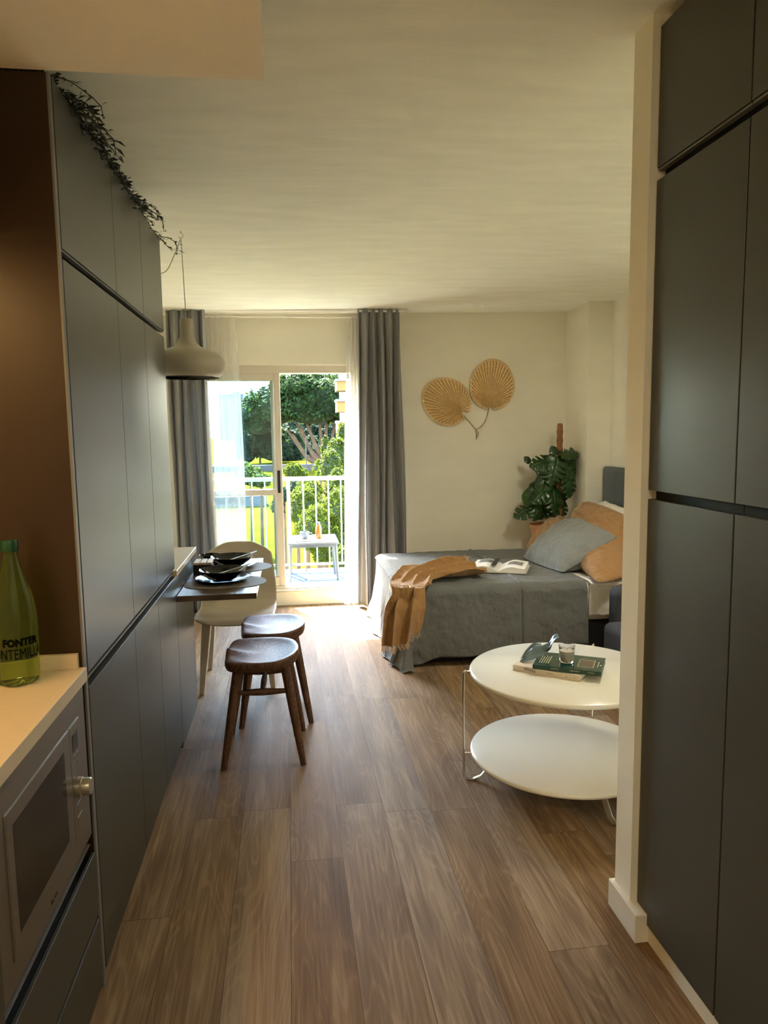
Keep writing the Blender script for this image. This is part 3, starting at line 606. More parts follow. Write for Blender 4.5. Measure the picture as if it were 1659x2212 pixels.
# ------------------------------------------------------------------ table settings
def placemat(cx, cy, rz, label):
    poly = []
    for i in range(64):
        a = 2*PI*i/64; c, s = math.cos(a), math.sin(a); e = 2.4; k = (abs(c)**e+abs(s)**e)**(-1/e); poly.append((k*c*.205, k*s*.145*(1+.10*c)))
    o = MB().prism(poly, 0, .0035).build('placemat', PLACE, local=True, bevel=.0012); o.location = (cx, cy, .7442); o.rotation_euler.z = rz
    return tag(o, label, 'placemat', 'woven placemats on the wall table')
placemat(-.335, 3.665, math.radians(8), 'grey-brown oval placemat at the near place setting')
placemat(-.315, 4.075, math.radians(8), 'grey-brown oval placemat at the far place setting')
CUT = pm('cutlery_steel', (.6, .58, .55), .25, 1)
NAP = pm('grey_napkin', (.42, .39, .34), .85)
def setting(cx, cy, which):
    z = .748
    o = MB().lathe([(0, .0), (.08, 0), (.118, .012), (.136, .018), (.136, .021), (.116, .016), (.078, .005), (0, .005)], (0, 0, 0), 48).build('dinner_plate', BLK, local=True, smooth=True); o.location = (cx, cy, z)
    tag(o, 'black dinner plate under the bowl at the %s place setting' % which, 'plate', 'black plates on the wall table')
    o = MB().lathe([(0, .0), (.045, 0), (.075, .012), (.105, .038), (.118, .055), (.117, .058), (.101, .041), (.072, .017), (0, .007)], (0, 0, 0), 48).build('bowl', BLK, local=True, smooth=True); o.location = (cx, cy, z+.006)
    tag(o, 'black wide bowl on the plate at the %s place setting' % which, 'bowl', 'black bowls on the wall table')
    # folded napkin lying in the bowl up to the right rim
    mb = MB()
    def nf(u, v):
        x = -.085+.215*u; wv = .055*(1-.5*u)
        rim = .0075+.052*max(0, (abs(x)-.03)/.09)**1.35 if abs(x) < .12 else .066+(x-.12)*.2
        return (x, -.03+(v-.5)*wv*2, rim+.006+.002*math.sin(v*6)+.004*abs(v-.5))
    o = MB().grid(nf, 20, 6).build('napkin', NAP, local=True, smooth=True, solid=.004); o.location = (cx, cy, z+.008); tag(o, 'folded grey napkin lying in the bowl at the %s place setting' % which, 'napkin', 'napkins in the bowls')
    for k, (nm, lb) in enumerate((('fork', 'fork'), ('knife', 'knife'))):
        g = thing(nm, 'silver %s resting in the bowl at the %s place setting' % (lb, which), nm, (cx, cy, z+.02), 'cutlery in the bowls')
        a = Vector((-.05, -.035+.018*k, .014)); b = Vector((.142, -.028+.018*k, .068))
        MB().tube([a.lerp(b, .45), a.lerp(b, .8), b], [.002, .003, .0038], 8, flat=.5).build('handle', CUT, g, local=True, smooth=True)
        if k: MB().tube([a, a.lerp(b, .1), a.lerp(b, .45)], [.002, .0075, .006], 8, flat=.2).build('blade', CUT, g, local=True, smooth=True)
        else:
            mb = MB(); c = a.lerp(b, .2)
            mb.tube([c, a.lerp(b, .45)], [.008, .0025], 8, flat=.3)
            for q_ in (-.006, -.002, .002, .006): mb.tube([c+Vector((0, q_, 0)), a+Vector((0, q_, .002))], .0011, 5)
            mb.build('tines', CUT, g, local=True, smooth=True)
setting(-.352, 3.70, 'near'); setting(-.335, 4.09, 'far')
g = thing('cutlery_box', 'black box with wooden slats beside the quartz edge on the table', 'box', (-.475, 3.96, .744))
B(-.525, -.425, 3.90, 4.02, .744, .80).build('box_body', BLKM, g, bevel=.003)
for k in range(3): B(-.522+.034*k, -.494+.034*k, 3.895, 4.025, .80, .812).build('wood_slat', pm('pale_wood', (.50, .37, .22), .6), g, bevel=.001)
o = MB().lathe([(0, 0), (.03, 0), (.05, .03), (.062, .06), (.059, .061), (.045, .03), (0, .008)], (0, 0, 0), 40).build('serving_bowl', BLK, local=True, smooth=True); o.location = (-.468, 4.20, .7445); tag(o, 'small black serving bowl at the far end of the wall table', 'bowl')

# ------------------------------------------------------------------ coffee table
CX, CY = 1.135, 2.815
ct = thing('coffee_table', 'round white two-tier coffee table with thin chrome legs', 'table', (CX, CY, 0))
def disc(z, R_, th): return MB().lathe([(0, z-th), (R_-.008, z-th), (R_-.002, z-th+.004), (R_, z-th/2), (R_-.002, z-.004), (R_-.008, z), (0, z)], (CX, CY, 0), 128)
disc(.487, .402, .020).build('table_top', WHITE, ct, smooth=True); disc(.135, .398, .020).build('lower_shelf', WHITE, ct, smooth=True)
for a in (172, 50, -82):
    a = math.radians(a); e = Vector((math.cos(a), math.sin(a), 0)); C0 = Vector((CX, CY, 0)); r0 = .428
    pts = [C0+e*.385+Vector((0, 0, .472)), C0+e*.405+Vector((0, 0, .484)), C0+e*(r0-.008)+Vector((0, 0, .486)), C0+e*r0+Vector((0, 0, .478)), C0+e*(r0+.001)+Vector((0, 0, .3)), C0+e*r0+Vector((0, 0, .14)), C0+e*r0+Vector((0, 0, .02)), C0+e*(r0-.006)+Vector((0, 0, .008)), C0+e*(r0-.03)+Vector((0, 0, .0055)), C0+e*(r0-.055)+Vector((0, 0, .0055))]
    mb = MB().tube(pts, .0052, 10); mb.tube([C0+e*.39+Vector((0, 0, .125)), C0+e*r0+Vector((0, 0, .125))], .004, 8)
    l_ = mb.build('leg', CHROME, ct, smooth=True); l_['label'] = 'thin chrome leg'
    f0 = C0+e*(r0-.04); f1 = C0+e*(r0-.14)+Vector((0, 0, .1))
    mb = MB(); mb.tube([f0+Vector((0, 0, .006)), C0+e*(r0-.075)+Vector((0, 0, .02)), f1], .013, 8, flat=.3); mb.build('foot_strap', CHROME, l_, smooth=True)

# books, candle, leaf
def book(name, c, w_, l_, t_, rz, cov, label, page=PAPER):
    g = thing(name, label, 'book', c); g.rotation_euler.z = rz
    mb = B(-l_/2, l_/2, -w_/2, w_/2, 0, .0018).box(-l_/2, l_/2, -w_/2, w_/2, t_-.0018, t_).box(-l_/2, l_/2, -w_/2-.001, -w_/2+.0015, 0, t_)
    mb.build('cover', cov, g, local=True); B(-l_/2+.003, l_/2-.003, -w_/2+.0016, w_/2-.004, .0019, t_-.0019).build('pages', page, g, local=True)
    return g
def spine_text(g, s, size, x0, w_, zc, mat, flip=False):
    vs, fs = text_mesh(s, size, .0001); mb = MB(); sg = -1 if flip else 1
    mb.add([(x0+sg*x, -w_/2-.0013-z, zc+sg*y) for x, y, z in vs], fs); mb.build('spine_lettering', mat, g, local=True)
WBK = pm('cream_book_cover', (.62, .54, .42), .5); GBK = pm('dark_green_cover', (.010, .050, .032), .22, coat=.4)
b1 = book('book', (1.095, 2.835, .4875), .20, .29, .022, math.radians(-40), WBK, 'cream softcover book lying under the green book on the coffee table')
spine_text(b1, 'Málaga', .019, -.045, .20, .0165, BLKM, True); spine_text(b1, 'turismo', .009, .03, .20, .014, BLKM, True)
for q_ in (.085, .10, .12): spine_text(b1, 'l' if q_ > .09 else '6', .012, q_, .20, .006, BLKM)
b2 = book('book', (1.150, 2.80, .5098), .19, .275, .018, math.radians(-30), GBK, 'dark green book with the candle standing on it')
GT = pm('pale_gold_print', (.5, .45, .3), .5)
spine_text(b2, 'Cuentos', .010, -.03, .19, .0125, GT, True); spine_text(b2, 'y leyendas', .010, .055, .19, .0125, GT, True); spine_text(b2, 'Relatos', .008, .11, .19, .012, GT, True)
o = B(.04, .10, -.055, .04, .018, .0185).build('cover_picture', pm('brown_picture', (.11, .085, .055), .3), b2, local=True)
fr = MB(); 
for bb in ((.038, .102, -.058, -.055), (.038, .102, .04, .043), (.038, .04, -.055, .04), (.10, .102, -.055, .04)): fr.box(bb[0], bb[1], bb[2], bb[3], .018, .0186)
fr.build('picture_border', GT, b2, local=True)
mb = MB()
for q_ in range(5): mb.box(-.118+.009*q_, -.115+.009*q_, -.06, .045-.01*(q_ % 2), .018, .0185)
mb.box(.116, .118, -.04, .03, .018, .0185); mb.box(.124, .131, -.02, -.01, .018, .0185); mb.build('cover_lettering', GT, b2, local=True)
cn = thing('candle_glass', 'small glass jar candle standing on the green book', 'candle', (1.135, 2.795, .5285))
cg = bpy.data.materials.new('clear_glass'); cg.use_nodes = True; q = cg.node_tree.nodes['Principled BSDF']; q.inputs['Transmission Weight'].default_value = 1; q.inputs['Roughness'].default_value = .02; q.inputs['IOR'].default_value = 1.45
MB().lathe([(0, 0), (.026, 0), (.029, .004), (.034, .072), (.0325, .0725), (.0278, .008), (0, .007)], (1.135, 2.795, .5285), 40).build('glass_jar', cg, cn, smooth=True)
MB().lathe([(0, .008), (.0268, .0085), (.0305, .050), (.0, .051)], (1.135, 2.795, .5285), 36).build('wax', pm('cream_wax', (.75, .70, .58), .5), cn, smooth=True)
MB().tube([(1.135, 2.795, .579), (1.136, 2.795, .588)], .0008, 6).build('wick', BLKM, cn)
lf = thing('ornamental_leaf', 'blue-grey metallic leaf ornament curling beside the candle', 'ornament', (1.03, 2.90, .51))
LFM = pm('blue_grey_metal', (.16, .22, .25), .28, .6, bump=.2, bscale=60)
def leafstrip(pts, wd, tilt, nm):
    pts = [Vector(p) for p in pts]
    def fn(u, v):
        k = u*(len(pts)-1); i = min(int(k), len(pts)-2); p = pts[i].lerp(pts[i+1], k-i); w_ = wd*math.sin(PI*min(.98, u*.9+.06))**.8; s = v*2-1
        return p+Vector((s*w_*.25, s*w_*math.cos(tilt), abs(s)*w_*.35+s*w_*math.sin(tilt)))
    MB().grid(fn, 26, 6).build(nm, LFM, lf, smooth=True, solid=.002, angle=180)
leafstrip([(.955, 2.875, .50), (.985, 2.875, .525), (1.02, 2.88, .535), (1.06, 2.88, .545), (1.095, 2.885, .565), (1.112, 2.89, .595)], .026, .75, 'leaf_blade')
leafstrip([(.97, 2.90, .512), (.995, 2.91, .535), (1.03, 2.915, .562), (1.06, 2.915, .567), (1.075, 2.91, .55)], .015, .5, 'leaf_blade')
leafstrip([(1.075, 2.885, .555), (1.095, 2.885, .572), (1.112, 2.885, .598), (1.128, 2.885, .61), (1.134, 2.885, .605)], .022, .2, 'leaf_blade')

# ------------------------------------------------------------------ bed
BX0, BX1, BY0, BY1, BT = .70, 2.60, 4.40, 5.715, .50
bd = thing('bed', 'double bed with slate headboard against the right wall', 'bed', ((BX0+BX1)/2, (BY0+BY1)/2, 0))
B(BX0+.06, BX1, BY0+.015, BY1-.02, .012, .24).build('bed_base', BLKM, bd, bevel=.02)
for x in (BX0+.12, BX1-.12):
    for y in (BY0+.12, BY1-.12): MB().tube([(x, y, 0), (x, y, .05)], .025, 12).build('leg', BLKM, bd)
def mattress():
    def fn(u, v): pass
    return B(BX0+.005, BX1-.01, BY0, BY1, .235, BT)
mattress().build('mattress', WSHEET, bd, bevel=.05, seg=5)
# slightly ruffled white sheet hanging at the head end near side
def shf(u, v):
    x = 1.93+(2.60-1.93)*u; s = v*.52
    if s < .30: y = BY0+.27-s; z = BT+.006
    else: y = BY0-.012-.006*math.sin(x*30+2); z = BT-.005-(s-.30)
    if .26 < s < .32: y = BY0+.27-s; z = BT+.004-.01*(s-.26)/.06
    return (x, y, z+.002*math.sin(x*50+s*20))
MB().grid(shf, 60, 40).build('sheet', WSHEET, bd, smooth=True, solid=.003, angle=180)
HX = 2.60
mb = MB(); hb0, hb1, hz1 = 4.36, 5.715, 1.185
def hbf(u, v):
    y = hb0+(hb1-hb0)*u; z = .3+(hz1-.3)*v; tuft = 0
    e = min(u, 1-u)*(hb1-hb0); f = (1-v)*(hz1-.3); edge = min(e, f); bul = .03*min(1, edge/.03)**.5
    gy = ((y-hb1)/.24) % 1; gz = ((hz1-z)/.2) % 1; tuft = .010*(abs(gy-.5)*2)**6+.010*(abs(gz-.5)*2)**6
    return (HX+.03-bul+tuft*(edge > .02), y, z)
MB().grid(hbf, 120, 50).build('headboard', HEADB, bd, smooth=True, angle=180)
B(HX+.028, HX+.074, hb0, hb1, .05, hz1).build('headboard_back', HEADB, bd, bevel=.01)

# grey coverlet draped: top, near side, foot side with corner reaching the floor
def wr(x, y, k=1.0): return k*(.006*fbm(x*7, y*6, 1)+.0045*fbm(x*19+y*9, y*15-x*6, 4)+.0022*fbm(x*40-y*22, y*33+x*12, 6))
CT = BT+.012; CX0, CX1 = BX0-.012, 1.915
hemz = lambda x: .095+.055*smooth(.75, 2.0, x)-.06*smooth(.95, .72, x)+.008*math.sin(x*9)
def crn(a, r): return a
RR = .05
def fold1(s, edge, r=RR):      # distance s along the cloth -> (horizontal, drop) for a rounded edge
    L0 = edge-r
    if s <= L0: return s, 0
    q = s-L0
    if q < r*PI/2: return L0+r*math.sin(q/r), r-r*math.cos(q/r)
    return edge, r+(q-r*PI/2)
def cov(u, v):
    # v: 0 at far edge of the bed, 1 at near hem ; u: 0 at the foot of the bed, 1 at the head end edge
    x = CX0+.0+(CX1-CX0)*u
    W1 = BY1-(BY0-.015); drop = CT-hemz(x); S = W1+drop*1.0+.02; s = v*S
    h, dz = fold1(s, W1); y = BY1-h; z = CT-dz
    if dz > RR*.9:
        k = smooth(0, .35, dz-RR*.9); y -= .004+.012*k*math.sin(x*6.2+1)+.006*k*math.sin(x*17+dz*5); z = max(z, .02); y -= .02*k+wr(x*1.3, z*1.6, .8)
    else: z += wr(x, y)
    # seam down the middle
    z += .010*math.exp(-((x-1.47)/.008)**2) if dz < RR*.9 else 0
    y += .012*math.exp(-((x-1.47)/.008)**2) if dz > RR*.9 else 0
    if u < .045: z -= 0.05*((.045-u)/.045)**2*(1 if dz < RR*.9 else 0)
    return (x, y, max(z, .006))
MBc = MB().grid(cov, 260, 170)
def foot(u, v):   # foot side: u along Y (0 near corner .. 1 far), v down
    y = (BY0-.0)+(BY1-BY0)*u; s = v*(CT+.02)
    q = min(s/.05, 1); x = CX0+.025*0-.012*math.sin(q*PI/2); z = CT-.03-s
    if z < .03: z = .008+.004*math.sin(y*20)
    k = smooth(.05, .4, s); x -= k*(.02+.018*math.sin(y*11+1)+.012*math.sin(y*23+s*3))+.05*smooth(.3, .5, s)
    return (x+.01, y, z+wr(y*2, s*2))
MBc.grid(foot, 90, 50)
def corner(u, v):  # wedge of cloth at the near foot corner, falling to the floor
    a = PI/2*u; s = v*(CT+.02); r = .006+.13*smooth(.22, .52, s)*(1-.25*math.sin(2*a)**1)+.02*math.sin(a*6+2)*smooth(.15, .5, s)
    x0, y0 = BX0+.04, BY0+.04; rx = .055+r*.55; ry = .055+r*.9+.03*smooth(.4, .52, s)
    z = CT-.04-s*.99
    return (x0-rx*math.cos(a)-.0, y0-ry*math.sin(a), max(z, .008)+(.01*math.sin(u*9) if z < .02 else 0))
MBc.grid(corner, 40, 50)
def ftop(u, v): return (CX0+.0-.012+.06*u, BY0+(BY1-BY0)*v, CT-.03*(1-u)**2-.003+wr(CX0, BY0+(BY1-BY0)*v))
MBc.grid(ftop, 6, 60)
tag(MBc.build('coverlet', COVER, smooth=True, solid=.004, angle=180), 'grey cotton coverlet draped over the bed down to the floor', 'bedspread')

# tan throw
def poly_lerp(P0, t_):
    k = t_*(len(P0)-1); i = min(int(k), len(P0)-2); f = k-i; f = f*f*(3-2*f)*.35+f*.65
    return tuple(P0[i][j]+(P0[i+1][j]-P0[i][j])*f for j in range(len(P0[0])))
# two long rails of the throw: far/left rail and near/right rail, from the head-side end to the hanging hem
railA = [(1.22, 5.05, .555), (1.10, 5.10, .555), (.90, 4.98, .55), (.76, 4.85, .55), (.66, 4.62, .53), (.60, 4.47, .43), (.565, 4.32, .32), (.545, 4.24, .22)]
railB = [(1.29, 4.56, .535), (1.14, 4.53, .54), (1.00, 4.50, .55), (.90, 4.46, .55), (.83, 4.345, .51), (.80, 4.28, .42), (.785, 4.265, .35), (.76, 4.25, .285)]
def bedsurf(x, y):
    d = max(0, (BY0-.0-y)); e = max(0, CX0-x); return CT
def thr(u, v):
    a = poly_lerp(railA, u); b = poly_lerp(railB, u); p = [a[j]+(b[j]-a[j])*v for j in range(3)]
    fold = 1-abs(math.sin(v*PI*2.9+.9*math.sin(u*4.5+.6)+.5*math.sin(u*11+v*3)))**.8
    amp = .034+.012*math.sin(u*7+1)
    flat = 1-smooth(.55, .72, u)
    p[2] += fold*amp*flat*1.5-.012*flat+.004*fbm(u*22, v*16, 3); p[1] += .02*math.sin(u*23)*max(0, v-.75)*4*flat
    hang = 1-flat
    bow = math.sin(v*PI)
    p[0] -= hang*(.035*bow)+.02*hang*math.sin(v*PI*5+1); p[1] -= hang*(.055*bow+.040*math.sin(v*PI*5+u*2))+hang*.035
    p[2] += hang*(-.02*abs(math.sin(v*PI*2.5))-.05*v*(1-v)*2*smooth(.8, 1, u))
    if p[2] < CT-.02 or p[1] < BY0: p[1] = min(p[1], BY0-.05)
    if flat > .5: p[2] = max(p[2], CT+.012)
    return tuple(p)
tw = MB().grid(thr, 130, 80); tw_o = thing('throw_blanket', 'tan linen throw with frayed ends over the foot corner of the bed', 'blanket', (.9, 4.7, .51))
tw.build('blanket', TAN, tw_o, smooth=True, solid=.006, angle=180)
mb = MB(); rr = random.Random(4)
for i in range(110):
    v = i/109; p = Vector(thr(1, v)); q1 = p+Vector((rr.uniform(-.006, .006), rr.uniform(-.012, .004), -.018)); q2 = q1+Vector((rr.uniform(-.01, .01), rr.uniform(-.012, .006), -rr.uniform(.006, .02)))
    mb.tube([p, q1, q2], .0011, 4)
for i in range(60):
    v = i/59*.35; p = Vector(thr(0, v)); q1 = p+Vector((rr.uniform(-.02, .03), rr.uniform(-.01, .03), rr.uniform(0, .02))); q2 = q1+Vector((rr.uniform(-.02, .02), rr.uniform(-.02, .02), rr.uniform(-.015, .012)))
    mb.tube([p, q1, q2], .0013, 4)
fr = mb.build('fringe', pm('tan_fringe', (.62, .42, .24), .9), tw_o); fr['kind'] = 'stuff'

# open book on the bed
ob = thing('open_book', 'open hardback picture book lying on the grey coverlet', 'book', (1.47, 4.86, CT+.008)); ob.rotation_euler.z = math.radians(-24); ob.scale = (1.12, 1.3, 1.45)
def pg(sg):
    def fn(u, v):
        x = sg*.165*u; z = .006+.026*math.sin(min(1, u*1.6)*PI/2)*(1-.35*smooth(.35, 1, u)); return (x, -.115+.23*v, z)
    return fn
for sg in (-1, 1):
    mb = MB().grid(pg(sg), 14, 2); n_ = len(mb.v); top = list(mb.v)
    mb.v += [(x*1.0, y, .004) for x, y, z in top]; nu, nv = 14, 2
    mb.f += [tuple(i+n_ for i in f)[::-1] for f in list(mb.f)]
    for i in range(nu):
        for j in (0, nv): a, b2_ = i*(nv+1)+j, (i+1)*(nv+1)+j; mb.f.append((a, b2_, b2_+n_, a+n_))
    for j in range(nv): a, b2_ = nu*(nv+1)+j, nu*(nv+1)+j+1; mb.f.append((a, b2_, b2_+n_, a+n_))
    mb.mi = [0]*len(mb.f); mb.build('page_block', PAPER, ob, local=True, smooth=True, angle=30)
    def im(u, v, sg=sg):
        uu = (.30+.55*u); x = sg*.165*uu; z = pg(sg)(uu, 0)[2]+.0008; return (x, (-.03 if sg > 0 else .01)+.09*v, z)
    MB().grid(im, 6, 2).build('printed_picture', pm('grey_print', (.22, .21, .20), .7, var=.5, vscale=30), ob, local=True, smooth=True)
B(-.175, .175, -.122, .122, 0, .0035).build('cover', pm('pale_hard_cover', (.55, .53, .5), .5), ob, local=True)
B(-.045, -.015, -.1, .115, .0325, .0335).build('ribbon', BLKM, ob, local=True)

# pillows
def pillow(name, A, Bc, C, D, th, mat, label, seed, group='pillows at the head of the bed'):
    A, Bc, C, D = map(Vector, (A, Bc, C, D)); nrm = (Bc-A).cross(D-A).normalized()
    def side(sg):
        def fn(u, v):
            su, sv = 2*u-1, 2*v-1
            pin = 1+.06*(1-sv**2)*abs(su)**3; pin2 = 1+.06*(1-su**2)*abs(sv)**3
            uu = .5+su*pin/2; vv = .5+sv*pin2/2
            p = A*(1-uu)*(1-vv)+Bc*uu*(1-vv)+C*uu*vv+D*(1-uu)*vv
            h = (max(0, (1-abs(su)**2.4)*(1-abs(sv)**2.4)))**.55
            w_ = .012*fbm(u*8+seed, v*3, seed)+.010*(abs(math.sin((u*3+v*7)*2+seed*2+1.5*fbm(u*4, v*4, seed)))-.5)*(.3+max(abs(su), abs(sv)))+.006*fbm(u*17, v*15, seed+2)
            q = p+nrm*sg*(th*.5*h+w_*min(1, h*2.2)+.002); q.z = max(q.z, CT+.010); return q
        return fn
    mb = MB().grid(side(1), 44, 44); k = len(mb.v); mb.grid(side(-1), 44, 44)
    mb.f[len(mb.f)//2:] = [f[::-1] for f in mb.f[len(mb.f)//2:]]
    n_ = 45
    ring = [i*n_ for i in range(n_)]+[44*n_+j for j in range(1, n_)]+[i*n_+44 for i in range(43, -1, -1)]+[j for j in range(43, 0, -1)]
    for a, b_ in zip(ring, ring[1:]+ring[:1]): mb.f.append((a, b_, b_+k, a+k)); mb.mi.append(0)
    return tag(mb.build(name, mat, smooth=True, angle=180), label, 'pillow', group)
pillow('pillow', (1.766, 5.242, 0.525), (1.844, 4.632, 0.525), (2.280, 4.742, 0.738), (2.240, 5.448, 0.788), 0.24, GREYP, 'grey linen pillow lying in front of the tan pillows', 1)
pillow('pillow', (2.080, 5.119, 0.549), (1.937, 4.274, 0.525), (2.400, 4.510, 0.514), (2.420, 4.891, 0.814), 0.22, TANP, 'tan linen pillow nearest the camera beside the sofa', 2)
pillow('pillow', (2.250, 5.565, 0.689), (2.250, 4.690, 0.665), (2.480, 4.941, 0.847), (2.440, 5.628, 0.899), 0.24, TANP, 'tan linen pillow standing behind the grey pillow against the headboard', 3)
pillow('pillow', (1.934, 5.672, 0.530), (2.027, 5.447, 0.540), (2.350, 5.674, 0.719), (2.350, 6.139, 0.711), 0.18, TANP, 'tan pillow at the wall side below the plant pot', 4)
pillow('pillow', (2.420, 5.424, 0.793), (2.420, 4.887, 0.747), (2.550, 5.009, 0.858), (2.550, 5.568, 0.894), 0.16, WSHEET, 'white pillow hidden behind the tan one at the headboard', 5)

# ------------------------------------------------------------------ armchair behind the partition
sf = thing('sofa', 'dark blue-grey upholstered sofa half hidden behind the partition wall', 'sofa', (2.3, 3.75, 0))
B(1.99, 2.65, 4.12, 4.26, .12, .51).build('backrest', SOFAM, sf, bevel=.05, seg=5)
B(1.85, 2.0, 3.30, 4.02, .10, .345).build('armrest', SOFAM, sf, bevel=.045, seg=5)
B(2.51, 2.65, 3.30, 4.115, .10, .345).build('armrest', SOFAM, sf, bevel=.045, seg=5)
B(2.002, 2.508, 3.32, 4.115, .10, .31).build('seat_cushion', SOFAM, sf, bevel=.045, seg=5)
for x in (1.93, 2.58):
    for y in (3.38, 3.95): MB().tube([(x, y, 0), (x, y, .12)], [.014, .02], 10).build('leg', BLKM, sf)

# ------------------------------------------------------------------ palm fans
def fan(cx, cz, ex, ez, h_, w_, hx, hz, label, seed):
    # (cx, cz) centre of the blade, (ex, ez) its axis, (hx, hz) the hub where the ribs meet
    g = thing('palm_fan', label, 'wall decoration', (cx, 6.2, cz-h_), 'dried palm fans on the far wall')
    def outl(a, s=1.0):
        q = h_*math.cos(a)*s; p = w_*math.sin(a)*(1-.06*math.cos(a))*s; return cx+ex*q+ez*p, cz+ez*q-ex*p
    # pleated blade: folds running from the hub to the rim
    K = 36; mb = MB(); am = PI*.965
    def pt(a, t_, dy): x, z = outl(a, .95); return (hx+(x-hx)*t_, 6.186+dy*(.25+.75*t_), hz+(z-hz)*t_)
    for i in range(K):
        a0, a1 = -am+2*am*i/K, -am+2*am*(i+1)/K; am1 = a0+(a1-a0)*.62
        for t0, t1 in ((.03, .25), (.25, .6), (.6, 1)):
            mb.cur = 0; mb.add([pt(a0, t0, .002), pt(am1, t0, -.012), pt(am1, t1, -.012), pt(a0, t1, .002)], [(0, 1, 2, 3)])
            mb.cur = 1; mb.add([pt(am1, t0, -.012), pt(a1, t0, .002), pt(a1, t1, .002), pt(am1, t1, -.012)], [(0, 1, 2, 3)])
    mb.build('blade', [PALM, PALM_SHADE], g, solid=.0008)
    mb = MB(); pts = []
    for i in range(161):
        a = -PI*.95+2*PI*.95*i/160; x, z = outl(a, .985+.008*math.sin(i*1.6)); pts.append((x, 6.184-.004*math.sin(i*1.6), z))
    mb.tube(pts, [.0085+.003*abs(math.sin(i*.8)) for i in range(161)], 6)
    pts2 = [(outl(-PI*.95+2*PI*.95*i/160, .945)) for i in range(161)]
    mb.tube([(x, 6.178, z) for x, z in pts2], .0022, 5); mb.build('braided_rim', PALM2, g, smooth=True)
    return g
XZ = [(1.378, 1.755)+(-.83, .55)+(.222, .198)+(1.511, 1.673), (1.790, 1.896)+(.08, .997)+(.218, .197)+(1.769, 1.723), [(1.531, 1.633), (1.602, 1.557), (1.642, 1.512), (1.652, 1.462), (1.648, 1.417)], [(1.765, 1.703), (1.746, 1.623), (1.723, 1.566), (1.688, 1.528), (1.648, 1.509), (1.669, 1.478), (1.657, 1.433)]]
f1 = fan(*XZ[0], 'left round dried palm fan with braided rim, tilted left', 1)
f2 = fan(*XZ[1], 'right round dried palm fan with braided rim, higher on the wall', 2)
def stemf(g, pts):
    MB().tube([(x, 6.188, z) for x, z in pts], [.005]+[.004]*(len(pts)-2)+[.0035], 8).build('stem', TWIG, g, smooth=True)
stemf(f1, XZ[2]); stemf(f2, XZ[3])

# ------------------------------------------------------------------ monstera
PXc, PYc = 2.245, 5.94
mp_ = thing('monstera_plant', 'monstera with large split leaves on a coir pole in a terracotta pot', 'potted plant', (PXc, PYc, .36))
MB().lathe([(0, 0), (.095, 0), (.10, .01), (.135, .29), (.143, .29), (.146, .32), (.136, .322), (.13, .30), (0, .295)], (PXc-.035, PYc, .36), 48).build('pot', TERRA, mp_, smooth=True)
mb = MB(); pts = []; 
for i in range(60): z = .62+.93*i/59; pts.append((PXc+.075+.0*i, PYc, z))
mb.tube(pts, [.026+.003*math.sin(i*1.3)+.0015*math.sin(i*3.1) for i in range(58)]+[.024, .016], 14); mb.build('moss_pole', COIR, mp_, smooth=True, angle=180)
def leaf_mesh(sz, splits, droop, seed, curl=.25):
    rr = random.Random(seed); mb = MB(); nt_, nw = 44, 6; ph = rr.uniform(0, 1)
    for sd in (-1, 1):
        cuts = [(.16+.72*(k+.5)/splits+rr.uniform(-.02, .02), rr.uniform(.3, .5)) for k in range(splits)] if splits else []
        vs = []
        for i in range(nt_+1):
            t_ = i/nt_; wdt = .47*math.sin(PI*min(1, t_*.93+.07)**.72)**.75*(1-.12*t_)
            if t_ > .97: wdt *= (1-(t_-.97)/.03*.8)
            for c_, dep in cuts:
                d_c = abs(t_-c_); 
                if d_c < .034: wdt *= dep+(1-dep)*(d_c/.034)**2*.6
            for j in range(nw+1):
                s = j/nw*wdt; y = t_-.10+s*.42*(1-t_*.4) - (.16*(1-t_)**6)*(j/nw)*1.2; x = sd*s
                z = -droop*(y**2)*.5-curl*(s**1.6)+.02*math.sin(t_*9*PI/ (1 if splits else 2)+sd)*j/nw
                vs.append((x*sz, y*sz, z*sz))
        k0 = len(mb.v); mb.v += vs
        for i in range(nt_):
            for j in range(nw):
                a = k0+i*(nw+1)+j; f = (a, a+nw+1, a+nw+2, a+1); mb.f.append(f if sd > 0 else f[::-1]); mb.mi.append(0)
    return mb
